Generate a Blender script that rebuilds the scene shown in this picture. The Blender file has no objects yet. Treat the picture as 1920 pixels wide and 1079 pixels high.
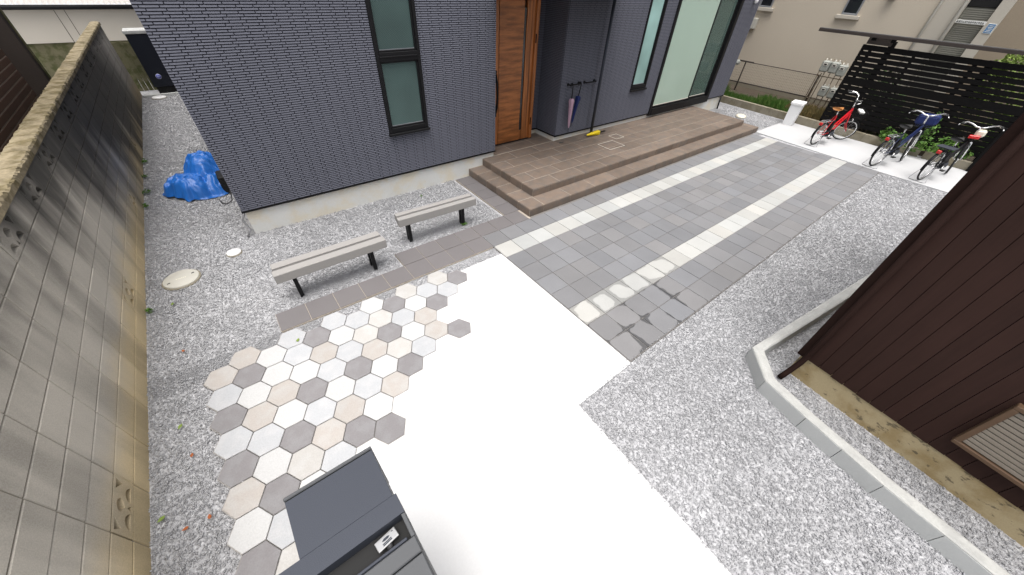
import bpy, bmesh, math, random
import numpy as np
from mathutils import Matrix, Vector

random.seed(7)
rng = np.random.default_rng(11)
S = bpy.context.scene
COL = S.collection
R = math.radians

# ------------------------------------------------------------------ camera
cam = bpy.data.cameras.new('camera')
camo = bpy.data.objects.new('camera', cam)
COL.objects.link(camo)
cam.sensor_width = 36.0
cam.lens = 660.545 / 1920.0 * 36.0
cam.clip_start = 0.05
cam.clip_end = 2000.0
_a, _b, _c = -0.689904273, 0.732756609, -0.0551047723
yaw = Matrix.Rotation(_a, 3, 'Z')
rt = Vector((1, 0, 0)); fw = Vector((0, math.cos(_b), -math.sin(_b))); dn = Vector((0, -math.sin(_b), -math.cos(_b)))
r2 = rt * math.cos(_c) + dn * math.sin(_c)
d2 = -rt * math.sin(_c) + dn * math.cos(_c)
r2, d2, fw = yaw @ r2, yaw @ d2, yaw @ fw
m3 = Matrix((r2, -d2, -fw)).transposed()
camo.matrix_world = Matrix.Translation((0, 0, 3.0)) @ m3.to_4x4()
S.camera = camo

# ------------------------------------------------------------------ sky, sun, exposure
W = bpy.data.worlds.new('World'); S.world = W; W.use_nodes = True
wn = W.node_tree; wn.nodes.clear()
sky = wn.nodes.new('ShaderNodeTexSky'); sky.sky_type = 'NISHITA'; sky.sun_disc = False
SUN_EL, SUN_AZ = R(81), R(222)          # azimuth from +Y clockwise
sky.sun_elevation = SUN_EL; sky.sun_rotation = SUN_AZ
sky.air_density = 1.0; sky.dust_density = 6.0; sky.ozone_density = 1.0
hs = wn.nodes.new('ShaderNodeHueSaturation'); hs.inputs['Saturation'].default_value = 0.3
bg = wn.nodes.new('ShaderNodeBackground'); bg.inputs['Strength'].default_value = 0.13
wo = wn.nodes.new('ShaderNodeOutputWorld')
wn.links.new(sky.outputs['Color'], hs.inputs['Color'])
wn.links.new(hs.outputs['Color'], bg.inputs['Color'])
wn.links.new(bg.outputs['Background'], wo.inputs['Surface'])
sl = bpy.data.lights.new('sun', 'SUN'); sl.energy = 1.5; sl.angle = R(55); sl.color = (1.0, 0.97, 0.93)
so = bpy.data.objects.new('sun', sl); COL.objects.link(so)
sd = Vector((math.sin(SUN_AZ) * math.cos(SUN_EL), math.cos(SUN_AZ) * math.cos(SUN_EL), math.sin(SUN_EL)))
so.rotation_euler = (-sd).to_track_quat('-Z', 'Y').to_euler()
so.location = (0, 0, 30)
S.view_settings.view_transform = 'Standard'
S.view_settings.look = 'None'
S.view_settings.gamma = 1.0
S.view_settings.use_curve_mapping = False
S.view_settings.exposure = 0.86
S.render.engine = 'CYCLES'
try:
    S.cycles.use_denoising = True
    S.cycles.denoiser = 'OPENIMAGEDENOISE'
except Exception:
    pass
S.cycles.max_bounces = 8

# ------------------------------------------------------------------ helpers
def tag(o, label=None, cat=None, group=None, kind=None):
    if label: o['label'] = label
    if cat: o['category'] = cat
    if group: o['group'] = group
    if kind: o['kind'] = kind
    return o

def empty(name, loc=(0, 0, 0), rz=0.0, parent=None):
    o = bpy.data.objects.new(name, None); COL.objects.link(o)
    o.location = loc; o.rotation_euler = (0, 0, rz); o.empty_display_size = 0.1
    if parent: o.parent = parent
    return o

def link(name, me, parent=None, loc=(0, 0, 0), rz=0.0, mat=None, rot=None):
    o = bpy.data.objects.new(name, me); COL.objects.link(o)
    o.location = loc; o.rotation_euler = rot if rot else (0, 0, rz)
    if parent: o.parent = parent
    return o

class MB:
    def __init__(s): s.v = []; s.f = []; s.smooth = []
    def add(s, vs, fs, sm=False, mat=None):
        b = len(s.v)
        for p in vs:
            p = Vector(p)
            s.v.append(tuple(mat @ p if mat is not None else p))
        for f in fs: s.f.append(tuple(b + i for i in f)); s.smooth.append(sm)
        return s
    def box(s, x0, x1, y0, y1, z0, z1, mat=None):
        return s.add([(x0, y0, z0), (x1, y0, z0), (x1, y1, z0), (x0, y1, z0), (x0, y0, z1), (x1, y0, z1), (x1, y1, z1), (x0, y1, z1)],
                     [(3, 2, 1, 0), (4, 5, 6, 7), (0, 1, 5, 4), (1, 2, 6, 5), (2, 3, 7, 6), (3, 0, 4, 7)], mat=mat)
    def bbox(s, x0, x1, y0, y1, z0, z1, b=0.006, mat=None):
        # box with all edges chamfered
        c = Vector(((x0 + x1) / 2, (y0 + y1) / 2, (z0 + z1) / 2)); h = ((x1 - x0) / 2, (y1 - y0) / 2, (z1 - z0) / 2)
        b = min(b, *[q * 0.45 for q in h])
        vs = []; idx = {}
        for ax in range(3):
            for sx in (-1, 1):
                for sy in (-1, 1):
                    for sz in (-1, 1):
                        sg = (sx, sy, sz)
                        p = [sg[k] * (h[k] if k == ax else h[k] - b) for k in range(3)]
                        idx[(ax, sg)] = len(vs); vs.append(c + Vector(p))
        fs = []
        for ax in range(3):
            u, w = (ax + 1) % 3, (ax + 2) % 3
            for sg in (-1, 1):
                q = []
                for (a_, b_) in ((-1, -1), (1, -1), (1, 1), (-1, 1)):
                    k = [0, 0, 0]; k[ax] = sg; k[u] = a_; k[w] = b_
                    q.append(idx[(ax, tuple(k))])
                fs.append(q if sg > 0 else q[::-1])
        for ax in range(3):     # edges parallel to ax
            u, w = (ax + 1) % 3, (ax + 2) % 3
            for su in (-1, 1):
                for sw in (-1, 1):
                    def K(face, e):
                        k = [0, 0, 0]; k[ax] = e; k[u] = su; k[w] = sw
                        return idx[(face, tuple(k))]
                    q = [K(u, -1), K(u, 1), K(w, 1), K(w, -1)]
                    fs.append(q if su * sw < 0 else q[::-1])
        for sx in (-1, 1):
            for sy in (-1, 1):
                for sz in (-1, 1):
                    q = [idx[(k, (sx, sy, sz))] for k in range(3)]
                    fs.append(q if sx * sy * sz > 0 else q[::-1])
        return s.add(vs, fs, mat=mat)
    def prism(s, poly, z0, z1, bev=0.0, mat=None):
        n = len(poly)
        ar = sum(poly[i][0] * poly[(i + 1) % n][1] - poly[(i + 1) % n][0] * poly[i][1] for i in range(n))
        if ar < 0: poly = poly[::-1]
        if bev:
            cx = sum(p[0] for p in poly) / n; cy = sum(p[1] for p in poly) / n
            rr = max(math.hypot(p[0] - cx, p[1] - cy) for p in poly); k = 1 - bev / rr
            ins = [(cx + (p[0] - cx) * k, cy + (p[1] - cy) * k) for p in poly]
            vs = [(*p, z0) for p in poly] + [(*p, z1 - bev) for p in poly] + [(*p, z1) for p in ins]
            fs = [tuple(range(n))[::-1], tuple(range(2 * n, 3 * n))]
            for L in (0, n):
                fs += [(L + i, L + (i + 1) % n, L + n + (i + 1) % n, L + n + i) for i in range(n)]
        else:
            vs = [(*p, z0) for p in poly] + [(*p, z1) for p in poly]
            fs = [tuple(range(n))[::-1], tuple(range(n, 2 * n))] + [(i, (i + 1) % n, n + (i + 1) % n, n + i) for i in range(n)]
        return s.add(vs, fs, mat=mat)
    def tube(s, pts, r, n=8, mat=None, closed=False, cap=True):
        pts = [Vector(p) for p in pts]; N = len(pts)
        rs = r if isinstance(r, (list, tuple)) else [r] * N
        vs = []; prev = None
        for i, p in enumerate(pts):
            a = pts[(i - 1) % N] if (i or closed) else p; b = pts[(i + 1) % N] if (i < N - 1 or closed) else p
            t = (b - a).normalized()
            if prev is None:
                up = Vector((0, 0, 1)) if abs(t.z) < 0.9 else Vector((1, 0, 0)); x = t.cross(up).normalized()
            else:
                x = (prev - t * prev.dot(t)).normalized()
            prev = x; y = t.cross(x)
            for k in range(n):
                an = 2 * math.pi * k / n
                vs.append(p + (x * math.cos(an) + y * math.sin(an)) * rs[i])
        fs = []
        for i in range(N if closed else N - 1):
            j = (i + 1) % N
            fs += [(i * n + k, i * n + (k + 1) % n, j * n + (k + 1) % n, j * n + k) for k in range(n)]
        if cap and not closed:
            fs += [tuple(range(n))[::-1], tuple((N - 1) * n + k for k in range(n))]
        return s.add(vs, fs, True, mat)
    def lathe(s, prof, n=20, c=(0, 0, 0), mat=None):
        vs = []; fs = []
        for (r, z) in prof:
            for k in range(n):
                a = 2 * math.pi * k / n; vs.append((c[0] + r * math.cos(a), c[1] + r * math.sin(a), c[2] + z))
        for i in range(len(prof) - 1):
            fs += [(i * n + k, i * n + (k + 1) % n, (i + 1) * n + (k + 1) % n, (i + 1) * n + k) for k in range(n)]
        fs += [tuple(range(n))[::-1], tuple((len(prof) - 1) * n + k for k in range(n))]
        return s.add(vs, fs, True, mat)
    def ring(s, c, r, tr, n=28, m=8, axis='Y', mat=None, a0=0, a1=360, sc=1.0):
        pts = []
        full = (a1 - a0) >= 360
        k = n if full else n + 1
        for i in range(k):
            a = R(a0 + (a1 - a0) * i / n)
            if axis == 'Y': pts.append((c[0] + r * math.cos(a), c[1], c[2] + r * math.sin(a)))
            elif axis == 'Z': pts.append((c[0] + r * math.cos(a), c[1] + r * math.sin(a), c[2]))
        return s.tube(pts, tr, m, mat, closed=full)
    def mesh(s, name, mat=None):
        me = bpy.data.meshes.new(name)
        me.from_pydata(s.v, [], s.f); me.update()
        me.polygons.foreach_set('use_smooth', s.smooth)
        if mat: me.materials.append(mat)
        return me
    def build(s, name, mat=None, parent=None, loc=(0, 0, 0), rz=0.0):
        return link(name, s.mesh(name, mat), parent, loc, rz)

def material(name):
    m = bpy.data.materials.new(name); m.use_nodes = True
    nt = m.node_tree; b = nt.nodes['Principled BSDF']
    return m, nt, b

def math_n(nt, op, a, b=None, clamp=False):
    n = nt.nodes.new('ShaderNodeMath'); n.operation = op; n.use_clamp = clamp
    for i, q in enumerate((a, b)):
        if q is None: continue
        if isinstance(q, (int, float)): n.inputs[i].default_value = q
        else: nt.links.new(q, n.inputs[i])
    return n.outputs[0]

def noise_n(nt, vec, scale, detail=3.0, rough=0.55):
    n = nt.nodes.new('ShaderNodeTexNoise'); n.inputs['Scale'].default_value = scale
    n.inputs['Detail'].default_value = detail; n.inputs['Roughness'].default_value = rough
    if vec is not None: nt.links.new(vec, n.inputs['Vector'])
    return n.outputs['Fac']

def pos_n(nt, sc=(1, 1, 1), local=False):
    if local:
        g = nt.nodes.new('ShaderNodeTexCoord').outputs['Object']
    else:
        g = nt.nodes.new('ShaderNodeNewGeometry').outputs['Position']
    if sc == (1, 1, 1): return g
    v = nt.nodes.new('ShaderNodeVectorMath'); v.operation = 'MULTIPLY'; v.inputs[1].default_value = sc
    nt.links.new(g, v.inputs[0]); return v.outputs[0]

def ramp_n(nt, fac, lo, hi):
    n = nt.nodes.new('ShaderNodeMapRange'); n.interpolation_type = 'SMOOTHSTEP'
    n.inputs['From Min'].default_value = lo; n.inputs['From Max'].default_value = hi
    nt.links.new(fac, n.inputs['Value']); return n.outputs['Result']

def mix_n(nt, fac, a, b):
    n = nt.nodes.new('ShaderNodeMix'); n.data_type = 'RGBA'
    for i, q in ((0, fac), (6, a), (7, b)):
        if isinstance(q, (int, float)): n.inputs[i].default_value = q
        elif isinstance(q, tuple): n.inputs[i].default_value = (*q, 1)
        else: nt.links.new(q, n.inputs[i])
    return n.outputs[2]

def scale_n(nt, col, fac):
    v = nt.nodes.new('ShaderNodeVectorMath'); v.operation = 'SCALE'
    if isinstance(col, tuple): v.inputs[0].default_value = col
    else: nt.links.new(col, v.inputs[0])
    if isinstance(fac, (int, float)): v.inputs['Scale'].default_value = fac
    else: nt.links.new(fac, v.inputs['Scale'])
    return v.outputs[0]

def bump_n(nt, b, h, strength, dist=0.01):
    n = nt.nodes.new('ShaderNodeBump'); n.inputs['Strength'].default_value = strength; n.inputs['Distance'].default_value = dist
    nt.links.new(h, n.inputs['Height']); nt.links.new(n.outputs['Normal'], b.inputs['Normal'])

def PM(name, col, rough=0.7, var=0.12, vs=2.5, fine=0.08, fs=90, bump=0.15, rnd=0.0, spec=0.3, metal=0.0, stretch=(1, 1, 1), tint=None, local=False):
    """plain procedural surface: base colour with broad and fine variation and a little relief"""
    m, nt, b = material(name)
    p = pos_n(nt, stretch, local)
    n1 = noise_n(nt, p, vs, 4); n2 = noise_n(nt, p, fs, 2)
    f = math_n(nt, 'MULTIPLY_ADD', n1, 2 * var); nt.nodes[-1].inputs[2].default_value = 1 - var
    g = math_n(nt, 'MULTIPLY_ADD', n2, 2 * fine); nt.nodes[-1].inputs[2].default_value = -fine
    f = math_n(nt, 'ADD', f, g)
    if rnd:
        oi = nt.nodes.new('ShaderNodeObjectInfo')
        r_ = math_n(nt, 'MULTIPLY_ADD', oi.outputs['Random'], 2 * rnd); nt.nodes[-1].inputs[2].default_value = -rnd
        f = math_n(nt, 'ADD', f, r_)
    c = tuple(col)
    if tint:
        c = mix_n(nt, ramp_n(nt, noise_n(nt, p, vs * 1.7, 5), 0.42, 0.66), c, tuple(tint))
    nt.links.new(scale_n(nt, c, f), b.inputs['Base Color'])
    b.inputs['Roughness'].default_value = rough; b.inputs['Specular IOR Level'].default_value = spec; b.inputs['Metallic'].default_value = metal
    if bump: bump_n(nt, b, n2, bump, 0.004)
    return m

# ------------------------------------------------------------------ materials
M = {}
M['slab'] = PM('white_concrete', (0.58, 0.58, 0.578), 0.8, 0.06, 0.8, 0.05, 70, 0.1)
M['pad'] = PM('pale_concrete', (0.46, 0.463, 0.468), 0.85, 0.06, 1.2, 0.05, 60, 0.15)
M['bed'] = PM('mortar_bed', (0.17, 0.16, 0.15), 0.9, 0.15, 3, 0.15, 60, 0.3)
M['hexbed'] = PM('hex_mortar', (0.28, 0.265, 0.25), 0.9, 0.15, 3, 0.15, 60, 0.3)
for k, c, tn in (('W', (0.455, 0.455, 0.452), None), ('C', (0.40, 0.388, 0.37), (0.425, 0.418, 0.405)), ('L', (0.38, 0.388, 0.40), (0.41, 0.413, 0.42)),
                 ('T', (0.365, 0.338, 0.313), (0.38, 0.364, 0.347)), ('D', (0.195, 0.186, 0.190), (0.215, 0.21, 0.214))):
    M['hex' + k] = PM('hex_' + k, c, 0.8, 0.05, 5, 0.15, 95, 0.35, rnd=0.04, tint=tn)
M['porch'] = PM('porch_tile', (0.178, 0.136, 0.107), 0.62, 0.26, 4.5, 0.16, 110, 0.2, rnd=0.12, tint=(0.145, 0.122, 0.105))
M['grout'] = PM('tile_grout', (0.40, 0.35, 0.29), 0.9, 0.12, 3, 0.1, 80, 0.1)
M['pathtile'] = PM('path_tile', (0.150, 0.140, 0.141), 0.6, 0.06, 4, 0.09, 120, 0.1, rnd=0.05)

def paver_mat(name, col, dark, wet):
    m, nt, b = material(name)
    p = pos_n(nt); n1 = noise_n(nt, p, 3.0, 4); n2 = noise_n(nt, p, 120, 2); n3 = noise_n(nt, p, 0.9, 3)
    oi = nt.nodes.new('ShaderNodeObjectInfo').outputs['Random']
    f = math_n(nt, 'ADD', math_n(nt, 'MULTIPLY', n1, 0.22), math_n(nt, 'MULTIPLY', n2, 0.26))
    f = math_n(nt, 'ADD', f, math_n(nt, 'MULTIPLY', oi, 0.20))
    f = math_n(nt, 'ADD', f, math_n(nt, 'MULTIPLY', n3, 0.22))
    f = math_n(nt, 'ADD', f, 0.56)
    c = mix_n(nt, math_n(nt, 'FRACT', math_n(nt, 'MULTIPLY', oi, 7.3)), col, tuple(q * k for q, k in zip(col, (0.95, 0.985, 1.03))))
    c = scale_n(nt, c, f)
    b.inputs['Roughness'].default_value = 0.75
    if wet:
        tc = nt.nodes.new('ShaderNodeTexCoord').outputs['Object']
        sx = nt.nodes.new('ShaderNodeSeparateXYZ'); nt.links.new(tc, sx.inputs[0])
        ax = math_n(nt, 'POWER', math_n(nt, 'ABSOLUTE', math_n(nt, 'MULTIPLY', sx.outputs[0], 6.6)), 6.0)
        ay = math_n(nt, 'POWER', math_n(nt, 'ABSOLUTE', math_n(nt, 'MULTIPLY', sx.outputs[1], 6.6)), 6.0)
        d = math_n(nt, 'POWER', math_n(nt, 'ADD', ax, ay), 0.1667)
        d = math_n(nt, 'ADD', d, math_n(nt, 'MULTIPLY', math_n(nt, 'SUBTRACT', noise_n(nt, p, 3.1, 2), 0.5), 1.25))
        d = math_n(nt, 'ADD', d, math_n(nt, 'MULTIPLY', math_n(nt, 'SUBTRACT', noise_n(nt, p, 25, 2), 0.5), 0.15))
        w = ramp_n(nt, d, wet, wet + 0.06)
        c = mix_n(nt, w, c, scale_n(nt, c, 0.42 if dark else 0.66))
        rg = math_n(nt, 'MULTIPLY_ADD', w, -0.45); nt.nodes[-1].inputs[2].default_value = 0.75
        nt.links.new(rg, b.inputs['Roughness'])
    nt.links.new(c, b.inputs['Base Color'])
    bump_n(nt, b, n2, 0.2, 0.003)
    return m
PD, PL = (0.172, 0.169, 0.171), (0.385, 0.378, 0.355)
M['pvD'] = paver_mat('paver_grey', PD, True, 0)
M['pvL'] = paver_mat('paver_cream', PL, False, 0)
M['pvDw'] = paver_mat('paver_grey_damp', PD, True, 0.99)
M['pvLw'] = paver_mat('paver_cream_damp', PL, False, 0.80)

def gravel_mat(name, attr):
    m, nt, b = material(name)
    p = pos_n(nt)
    if attr:
        a = nt.nodes.new('ShaderNodeAttribute'); a.attribute_name = 'tone'; fac = a.outputs['Fac']
    else:
        v = nt.nodes.new('ShaderNodeTexVoronoi'); v.inputs['Scale'].default_value = 55; nt.links.new(p, v.inputs['Vector'])
        sp = nt.nodes.new('ShaderNodeSeparateColor'); nt.links.new(v.outputs['Color'], sp.inputs[0]); fac = sp.outputs[0]
        bump_n(nt, b, v.outputs['Distance'], 0.6, 0.01)
    cr = nt.nodes.new('ShaderNodeValToRGB'); nt.links.new(fac, cr.inputs[0])
    e = cr.color_ramp.elements; e[0].position = 0; e[0].color = (0.30, 0.30, 0.308, 1); e[1].position = 1; e[1].color = (0.53, 0.532, 0.542, 1)
    for ps, c in ((0.18, (0.352, 0.352, 0.362)), (0.6, (0.40, 0.40, 0.414)), (0.88, (0.445, 0.447, 0.458))):
        q = e.new(ps); q.color = (*c, 1)
    n3 = noise_n(nt, p, 0.9, 4)
    f = math_n(nt, 'MULTIPLY_ADD', n3, 0.5); nt.nodes[-1].inputs[2].default_value = 0.75 if attr else 0.72
    nt.links.new(scale_n(nt, cr.outputs['Color'], f), b.inputs['Base Color'])
    b.inputs['Roughness'].default_value = 0.75
    return m
M['gravel'] = gravel_mat('gravel_stone', True)
M['ground'] = gravel_mat('gravel_ground', False)

M['siding'] = PM('siding_brick', (0.132, 0.136, 0.166), 0.6, 0.08, 1.2, 0.10, 60, 0.12, spec=0.3)
M['sidejoint'] = PM('siding_joint', (0.020, 0.020, 0.030), 0.8, 0.1, 2, 0.1, 60, 0.1)
def brick_tex(name):
    m, nt, b = material(name)
    t = nt.nodes.new('ShaderNodeTexBrick'); t.offset = 0.28
    for i, q in (('Color1', (0.125, 0.125, 0.155, 1)), ('Color2', (0.135, 0.135, 0.165, 1)), ('Mortar', (0.035, 0.036, 0.05, 1))): t.inputs[i].default_value = q
    t.inputs['Scale'].default_value = 1; t.inputs['Brick Width'].default_value = 0.161; t.inputs['Row Height'].default_value = 0.0266; t.inputs['Mortar Size'].default_value = 0.002
    p = pos_n(nt); sp = nt.nodes.new('ShaderNodeSeparateXYZ'); nt.links.new(p, sp.inputs[0])
    cb = nt.nodes.new('ShaderNodeCombineXYZ'); nt.links.new(math_n(nt, 'ADD', sp.outputs[0], sp.outputs[1]), cb.inputs[0]); nt.links.new(sp.outputs[2], cb.inputs[1])
    nt.links.new(cb.outputs[0], t.inputs['Vector']); nt.links.new(t.outputs['Color'], b.inputs['Base Color'])
    b.inputs['Roughness'].default_value = 0.5
    bump_n(nt, b, t.outputs['Fac'], -0.5, 0.003)
    return m
M['sidetex'] = brick_tex('siding_texture')
M['found'] = PM('foundation_render', (0.68, 0.68, 0.65), 0.85, 0.07, 2, 0.06, 70, 0.12, tint=(0.68, 0.63, 0.52))
M['black'] = PM('black_metal', (0.009, 0.009, 0.010), 0.5, 0.1, 4, 0.05, 80, 0.0, spec=0.2)
M['blackwood'] = PM('black_slat', (0.006, 0.0055, 0.0055), 0.8, 0.15, 4, 0.1, 80, 0.05, spec=0.12)
M['charcoal'] = PM('charcoal_metal', (0.042, 0.047, 0.060), 0.6, 0.04, 3, 0.16, 260, 0.15, spec=0.3, metal=0.15)
M['charcoal2'] = PM('grey_metal', (0.070, 0.073, 0.077), 0.6, 0.04, 3, 0.08, 260, 0.1, spec=0.4, metal=0.15)
M['silver'] = PM('brushed_silver', (0.72, 0.71, 0.69), 0.3, 0.05, 10, 0.05, 120, 0.0, metal=0.9)
M['chrome'] = PM('chrome', (0.75, 0.75, 0.75), 0.22, 0.05, 10, 0.03, 120, 0.0, metal=0.9)
M['bench'] = PM('bench_concrete', (0.30, 0.288, 0.275), 0.8, 0.05, 3, 0.08, 120, 0.12)
M['benchgroove'] = PM('bench_groove', (0.17, 0.16, 0.155), 0.8, 0.05, 3, 0.08, 120, 0.1)
M['white'] = PM('white_plastic', (0.78, 0.78, 0.78), 0.5, 0.04, 3, 0.02, 60, 0.0)
M['cream'] = PM('cream_plastic', (0.50, 0.485, 0.43), 0.6, 0.06, 6, 0.05, 60, 0.05)
M['tarp'] = PM('blue_tarp', (0.012, 0.115, 0.42), 0.42, 0.20, 5, 0.05, 200, 0.1, spec=0.5)
M['rubber'] = PM('rubber', (0.03, 0.03, 0.03), 0.8, 0.1, 8, 0.05, 60, 0.0)
M['red'] = PM('red_paint', (0.55, 0.012, 0.02), 0.3, 0.04, 4, 0.02, 60, 0.0, spec=0.5)
M['navy'] = PM('navy_paint', (0.012, 0.02, 0.07), 0.3, 0.05, 4, 0.02, 60, 0.0, spec=0.5)
M['navycloth'] = PM('navy_cloth', (0.012, 0.022, 0.10), 0.7, 0.15, 9, 0.05, 60, 0.1)
M['pinkcloth'] = PM('pink_cloth', (0.48, 0.31, 0.40), 0.7, 0.12, 9, 0.05, 60, 0.1)
M['yellow'] = PM('yellow_cloth', (0.80, 0.60, 0.02), 0.6, 0.10, 9, 0.05, 60, 0.1)
M['tan'] = PM('tan_leather', (0.42, 0.17, 0.05), 0.5, 0.1, 9, 0.05, 60, 0.05)
M['ivory'] = PM('ivory', (0.70, 0.66, 0.55), 0.5, 0.06, 9, 0.05, 60, 0.0)
M['greywire'] = PM('grey_wire', (0.30, 0.30, 0.31), 0.4, 0.06, 9, 0.05, 60, 0.0, metal=0.7)
M['curb'] = PM('weathered_curb', (0.26, 0.235, 0.18), 0.9, 0.22, 2.5, 0.15, 60, 0.3, tint=(0.20, 0.175, 0.12))
M['kerbtop'] = PM('kerb_mortar', (0.43, 0.43, 0.41), 0.85, 0.16, 5, 0.14, 70, 0.5, tint=(0.38, 0.38, 0.365))
M['kerbface'] = PM('kerb_block', (0.48, 0.49, 0.48), 0.85, 0.07, 3, 0.08, 90, 0.2, rnd=0.04)
M['plaster'] = PM('beige_stucco', (0.56, 0.495, 0.40), 0.9, 0.05, 0.8, 0.14, 55, 0.5)
M['plaster2'] = PM('pale_plaster', (0.52, 0.48, 0.41), 0.85, 0.06, 1.2, 0.06, 55, 0.2)
M['brownplaster'] = PM('brown_stucco', (0.33, 0.27, 0.20), 0.9, 0.08, 0.8, 0.12, 55, 0.4)
M['offwhite'] = PM('offwhite_pipe', (0.66, 0.63, 0.56), 0.5, 0.06, 4, 0.04, 60, 0.0)
M['shutter'] = PM('louvre_grey', (0.24, 0.235, 0.20), 0.6, 0.08, 3, 0.05, 60, 0.0)
M['soil'] = PM('soil', (0.07, 0.055, 0.04), 0.95, 0.25, 5, 0.2, 60, 0.5)
M['meter'] = PM('meter_grey', (0.33, 0.34, 0.31), 0.6, 0.12, 9, 0.06, 60, 0.0)
M['rustpipe'] = PM('old_pipe', (0.30, 0.26, 0.19), 0.6, 0.25, 8, 0.1, 60, 0.1, tint=(0.16, 0.10, 0.06))
M['brownbrick'] = PM('brown_brick', (0.10, 0.055, 0.035), 0.8, 0.22, 4, 0.15, 60, 0.2, rnd=0.12)
M['brickjoint'] = PM('pale_joint', (0.45, 0.38, 0.30), 0.9, 0.12, 4, 0.1, 60, 0.1)
M['post'] = PM('dark_post', (0.045, 0.036, 0.032), 0.65, 0.15, 3, 0.08, 60, 0.1)
M['roofsheet'] = PM('roof_sheet', (0.42, 0.40, 0.38), 0.7, 0.15, 3, 0.1, 60, 0.1)
M['cabinet'] = PM('navy_cabinet', (0.008, 0.010, 0.017), 0.45, 0.15, 2, 0.05, 60, 0.0)
M['sticker'] = PM('blue_sticker', (0.10, 0.12, 0.45), 0.5, 0.05, 3, 0.02, 60, 0.0)
M['stickerpale'] = PM('pale_sticker', (0.45, 0.47, 0.62), 0.5, 0.05, 3, 0.02, 60, 0.0)
M['moss'] = PM('mossy_concrete', (0.13, 0.12, 0.07), 0.95, 0.3, 4, 0.2, 60, 0.4, tint=(0.07, 0.075, 0.03))
M['darkglass'] = PM('dark_glass', (0.015, 0.017, 0.02), 0.12, 0.05, 2, 0.0, 60, 0.0, spec=0.6)
M['alu'] = PM('window_alu', (0.30, 0.31, 0.33), 0.4, 0.05, 3, 0.03, 60, 0.0, metal=0.4)
M['redlens'] = PM('red_lens', (0.55, 0.02, 0.02), 0.25, 0.02, 3, 0.0, 60, 0.0, spec=0.6)
M['leafA'] = PM('leaf_green', (0.07, 0.16, 0.025), 0.55, 0.3, 9, 0.1, 60, 0.0, rnd=0.1, tint=(0.12, 0.22, 0.04))
M['leafD'] = PM('leaf_dark', (0.025, 0.055, 0.012), 0.6, 0.3, 9, 0.1, 60, 0.0, tint=(0.05, 0.09, 0.02))
M['grassA'] = PM('grass_green', (0.055, 0.135, 0.02), 0.6, 0.3, 6, 0.1, 60, 0.0, tint=(0.11, 0.17, 0.04))
M['drygrass'] = PM('dry_grass', (0.20, 0.15, 0.06), 0.8, 0.25, 6, 0.1, 60, 0.0, tint=(0.11, 0.10, 0.04))
M['leafY'] = PM('leaf_yellow_green', (0.17, 0.24, 0.05), 0.6, 0.15, 20, 0.1, 60, 0.0)
M['leafR'] = PM('leaf_rust', (0.30, 0.09, 0.03), 0.7, 0.2, 20, 0.1, 60, 0.0)
M['paper'] = PM('sign_white', (0.75, 0.75, 0.72), 0.6, 0.04, 3, 0.02, 60, 0.0)
M['signblue'] = PM('sign_blue', (0.10, 0.23, 0.42), 0.5, 0.05, 3, 0.02, 60, 0.0)
M['ink'] = PM('sign_ink', (0.012, 0.012, 0.012), 0.7, 0.05, 3, 0.02, 60, 0.0)
M['room'] = PM('pale_green_curtain', (0.70, 0.84, 0.72), 0.9, 0.06, 2, 0.02, 60, 0.0)
M['roomfloor'] = PM('white_floor', (0.75, 0.76, 0.74), 0.7, 0.04, 2, 0.02, 60, 0.0)
M['nbase'] = PM('concrete_plinth', (0.25, 0.225, 0.17), 0.9, 0.12, 2, 0.1, 60, 0.3)

def wall_block_mat():
    m, nt, b = material('aged_block')
    p = pos_n(nt); sp = nt.nodes.new('ShaderNodeSeparateXYZ'); nt.links.new(p, sp.inputs[0]); y, z = sp.outputs[1], sp.outputs[2]
    grain = noise_n(nt, p, 130, 2); broad = noise_n(nt, p, 1.6, 4)
    streak = noise_n(nt, pos_n(nt, (1, 2.4, 0.45)), 1.0, 3)
    oi = nt.nodes.new('ShaderNodeObjectInfo').outputs['Random']
    f = math_n(nt, 'ADD', math_n(nt, 'MULTIPLY', grain, 0.55), math_n(nt, 'MULTIPLY', broad, 0.30))
    f = math_n(nt, 'ADD', f, math_n(nt, 'MULTIPLY', ramp_n(nt, streak, 0.38, 0.62), 0.36))
    f = math_n(nt, 'ADD', f, math_n(nt, 'MULTIPLY', oi, 0.10)); f = math_n(nt, 'ADD', f, 0.41)
    c = mix_n(nt, ramp_n(nt, math_n(nt, 'ADD', z, math_n(nt, 'MULTIPLY', broad, -0.5)), 0.35, -0.15), (0.44, 0.408, 0.352), (0.55, 0.44, 0.26))
    c = scale_n(nt, c, f)
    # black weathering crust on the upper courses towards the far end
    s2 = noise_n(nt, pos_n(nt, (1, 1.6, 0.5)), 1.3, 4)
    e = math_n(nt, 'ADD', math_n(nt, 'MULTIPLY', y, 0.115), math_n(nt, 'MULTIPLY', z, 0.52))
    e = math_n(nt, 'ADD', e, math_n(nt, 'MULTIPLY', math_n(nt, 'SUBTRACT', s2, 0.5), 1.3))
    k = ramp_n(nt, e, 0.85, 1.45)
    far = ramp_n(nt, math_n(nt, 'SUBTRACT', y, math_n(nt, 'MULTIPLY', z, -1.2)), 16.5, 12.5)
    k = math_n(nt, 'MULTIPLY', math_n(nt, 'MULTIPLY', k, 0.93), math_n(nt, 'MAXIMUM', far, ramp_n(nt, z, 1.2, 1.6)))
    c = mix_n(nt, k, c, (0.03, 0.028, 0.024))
    nt.links.new(c, b.inputs['Base Color']); b.inputs['Roughness'].default_value = 0.92
    bump_n(nt, b, grain, 0.35, 0.004)
    return m
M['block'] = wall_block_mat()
M['cap'] = PM('wall_cap', (0.24, 0.20, 0.13), 0.95, 0.45, 4.5, 0.4, 35, 0.9, tint=(0.13, 0.105, 0.055))
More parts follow.
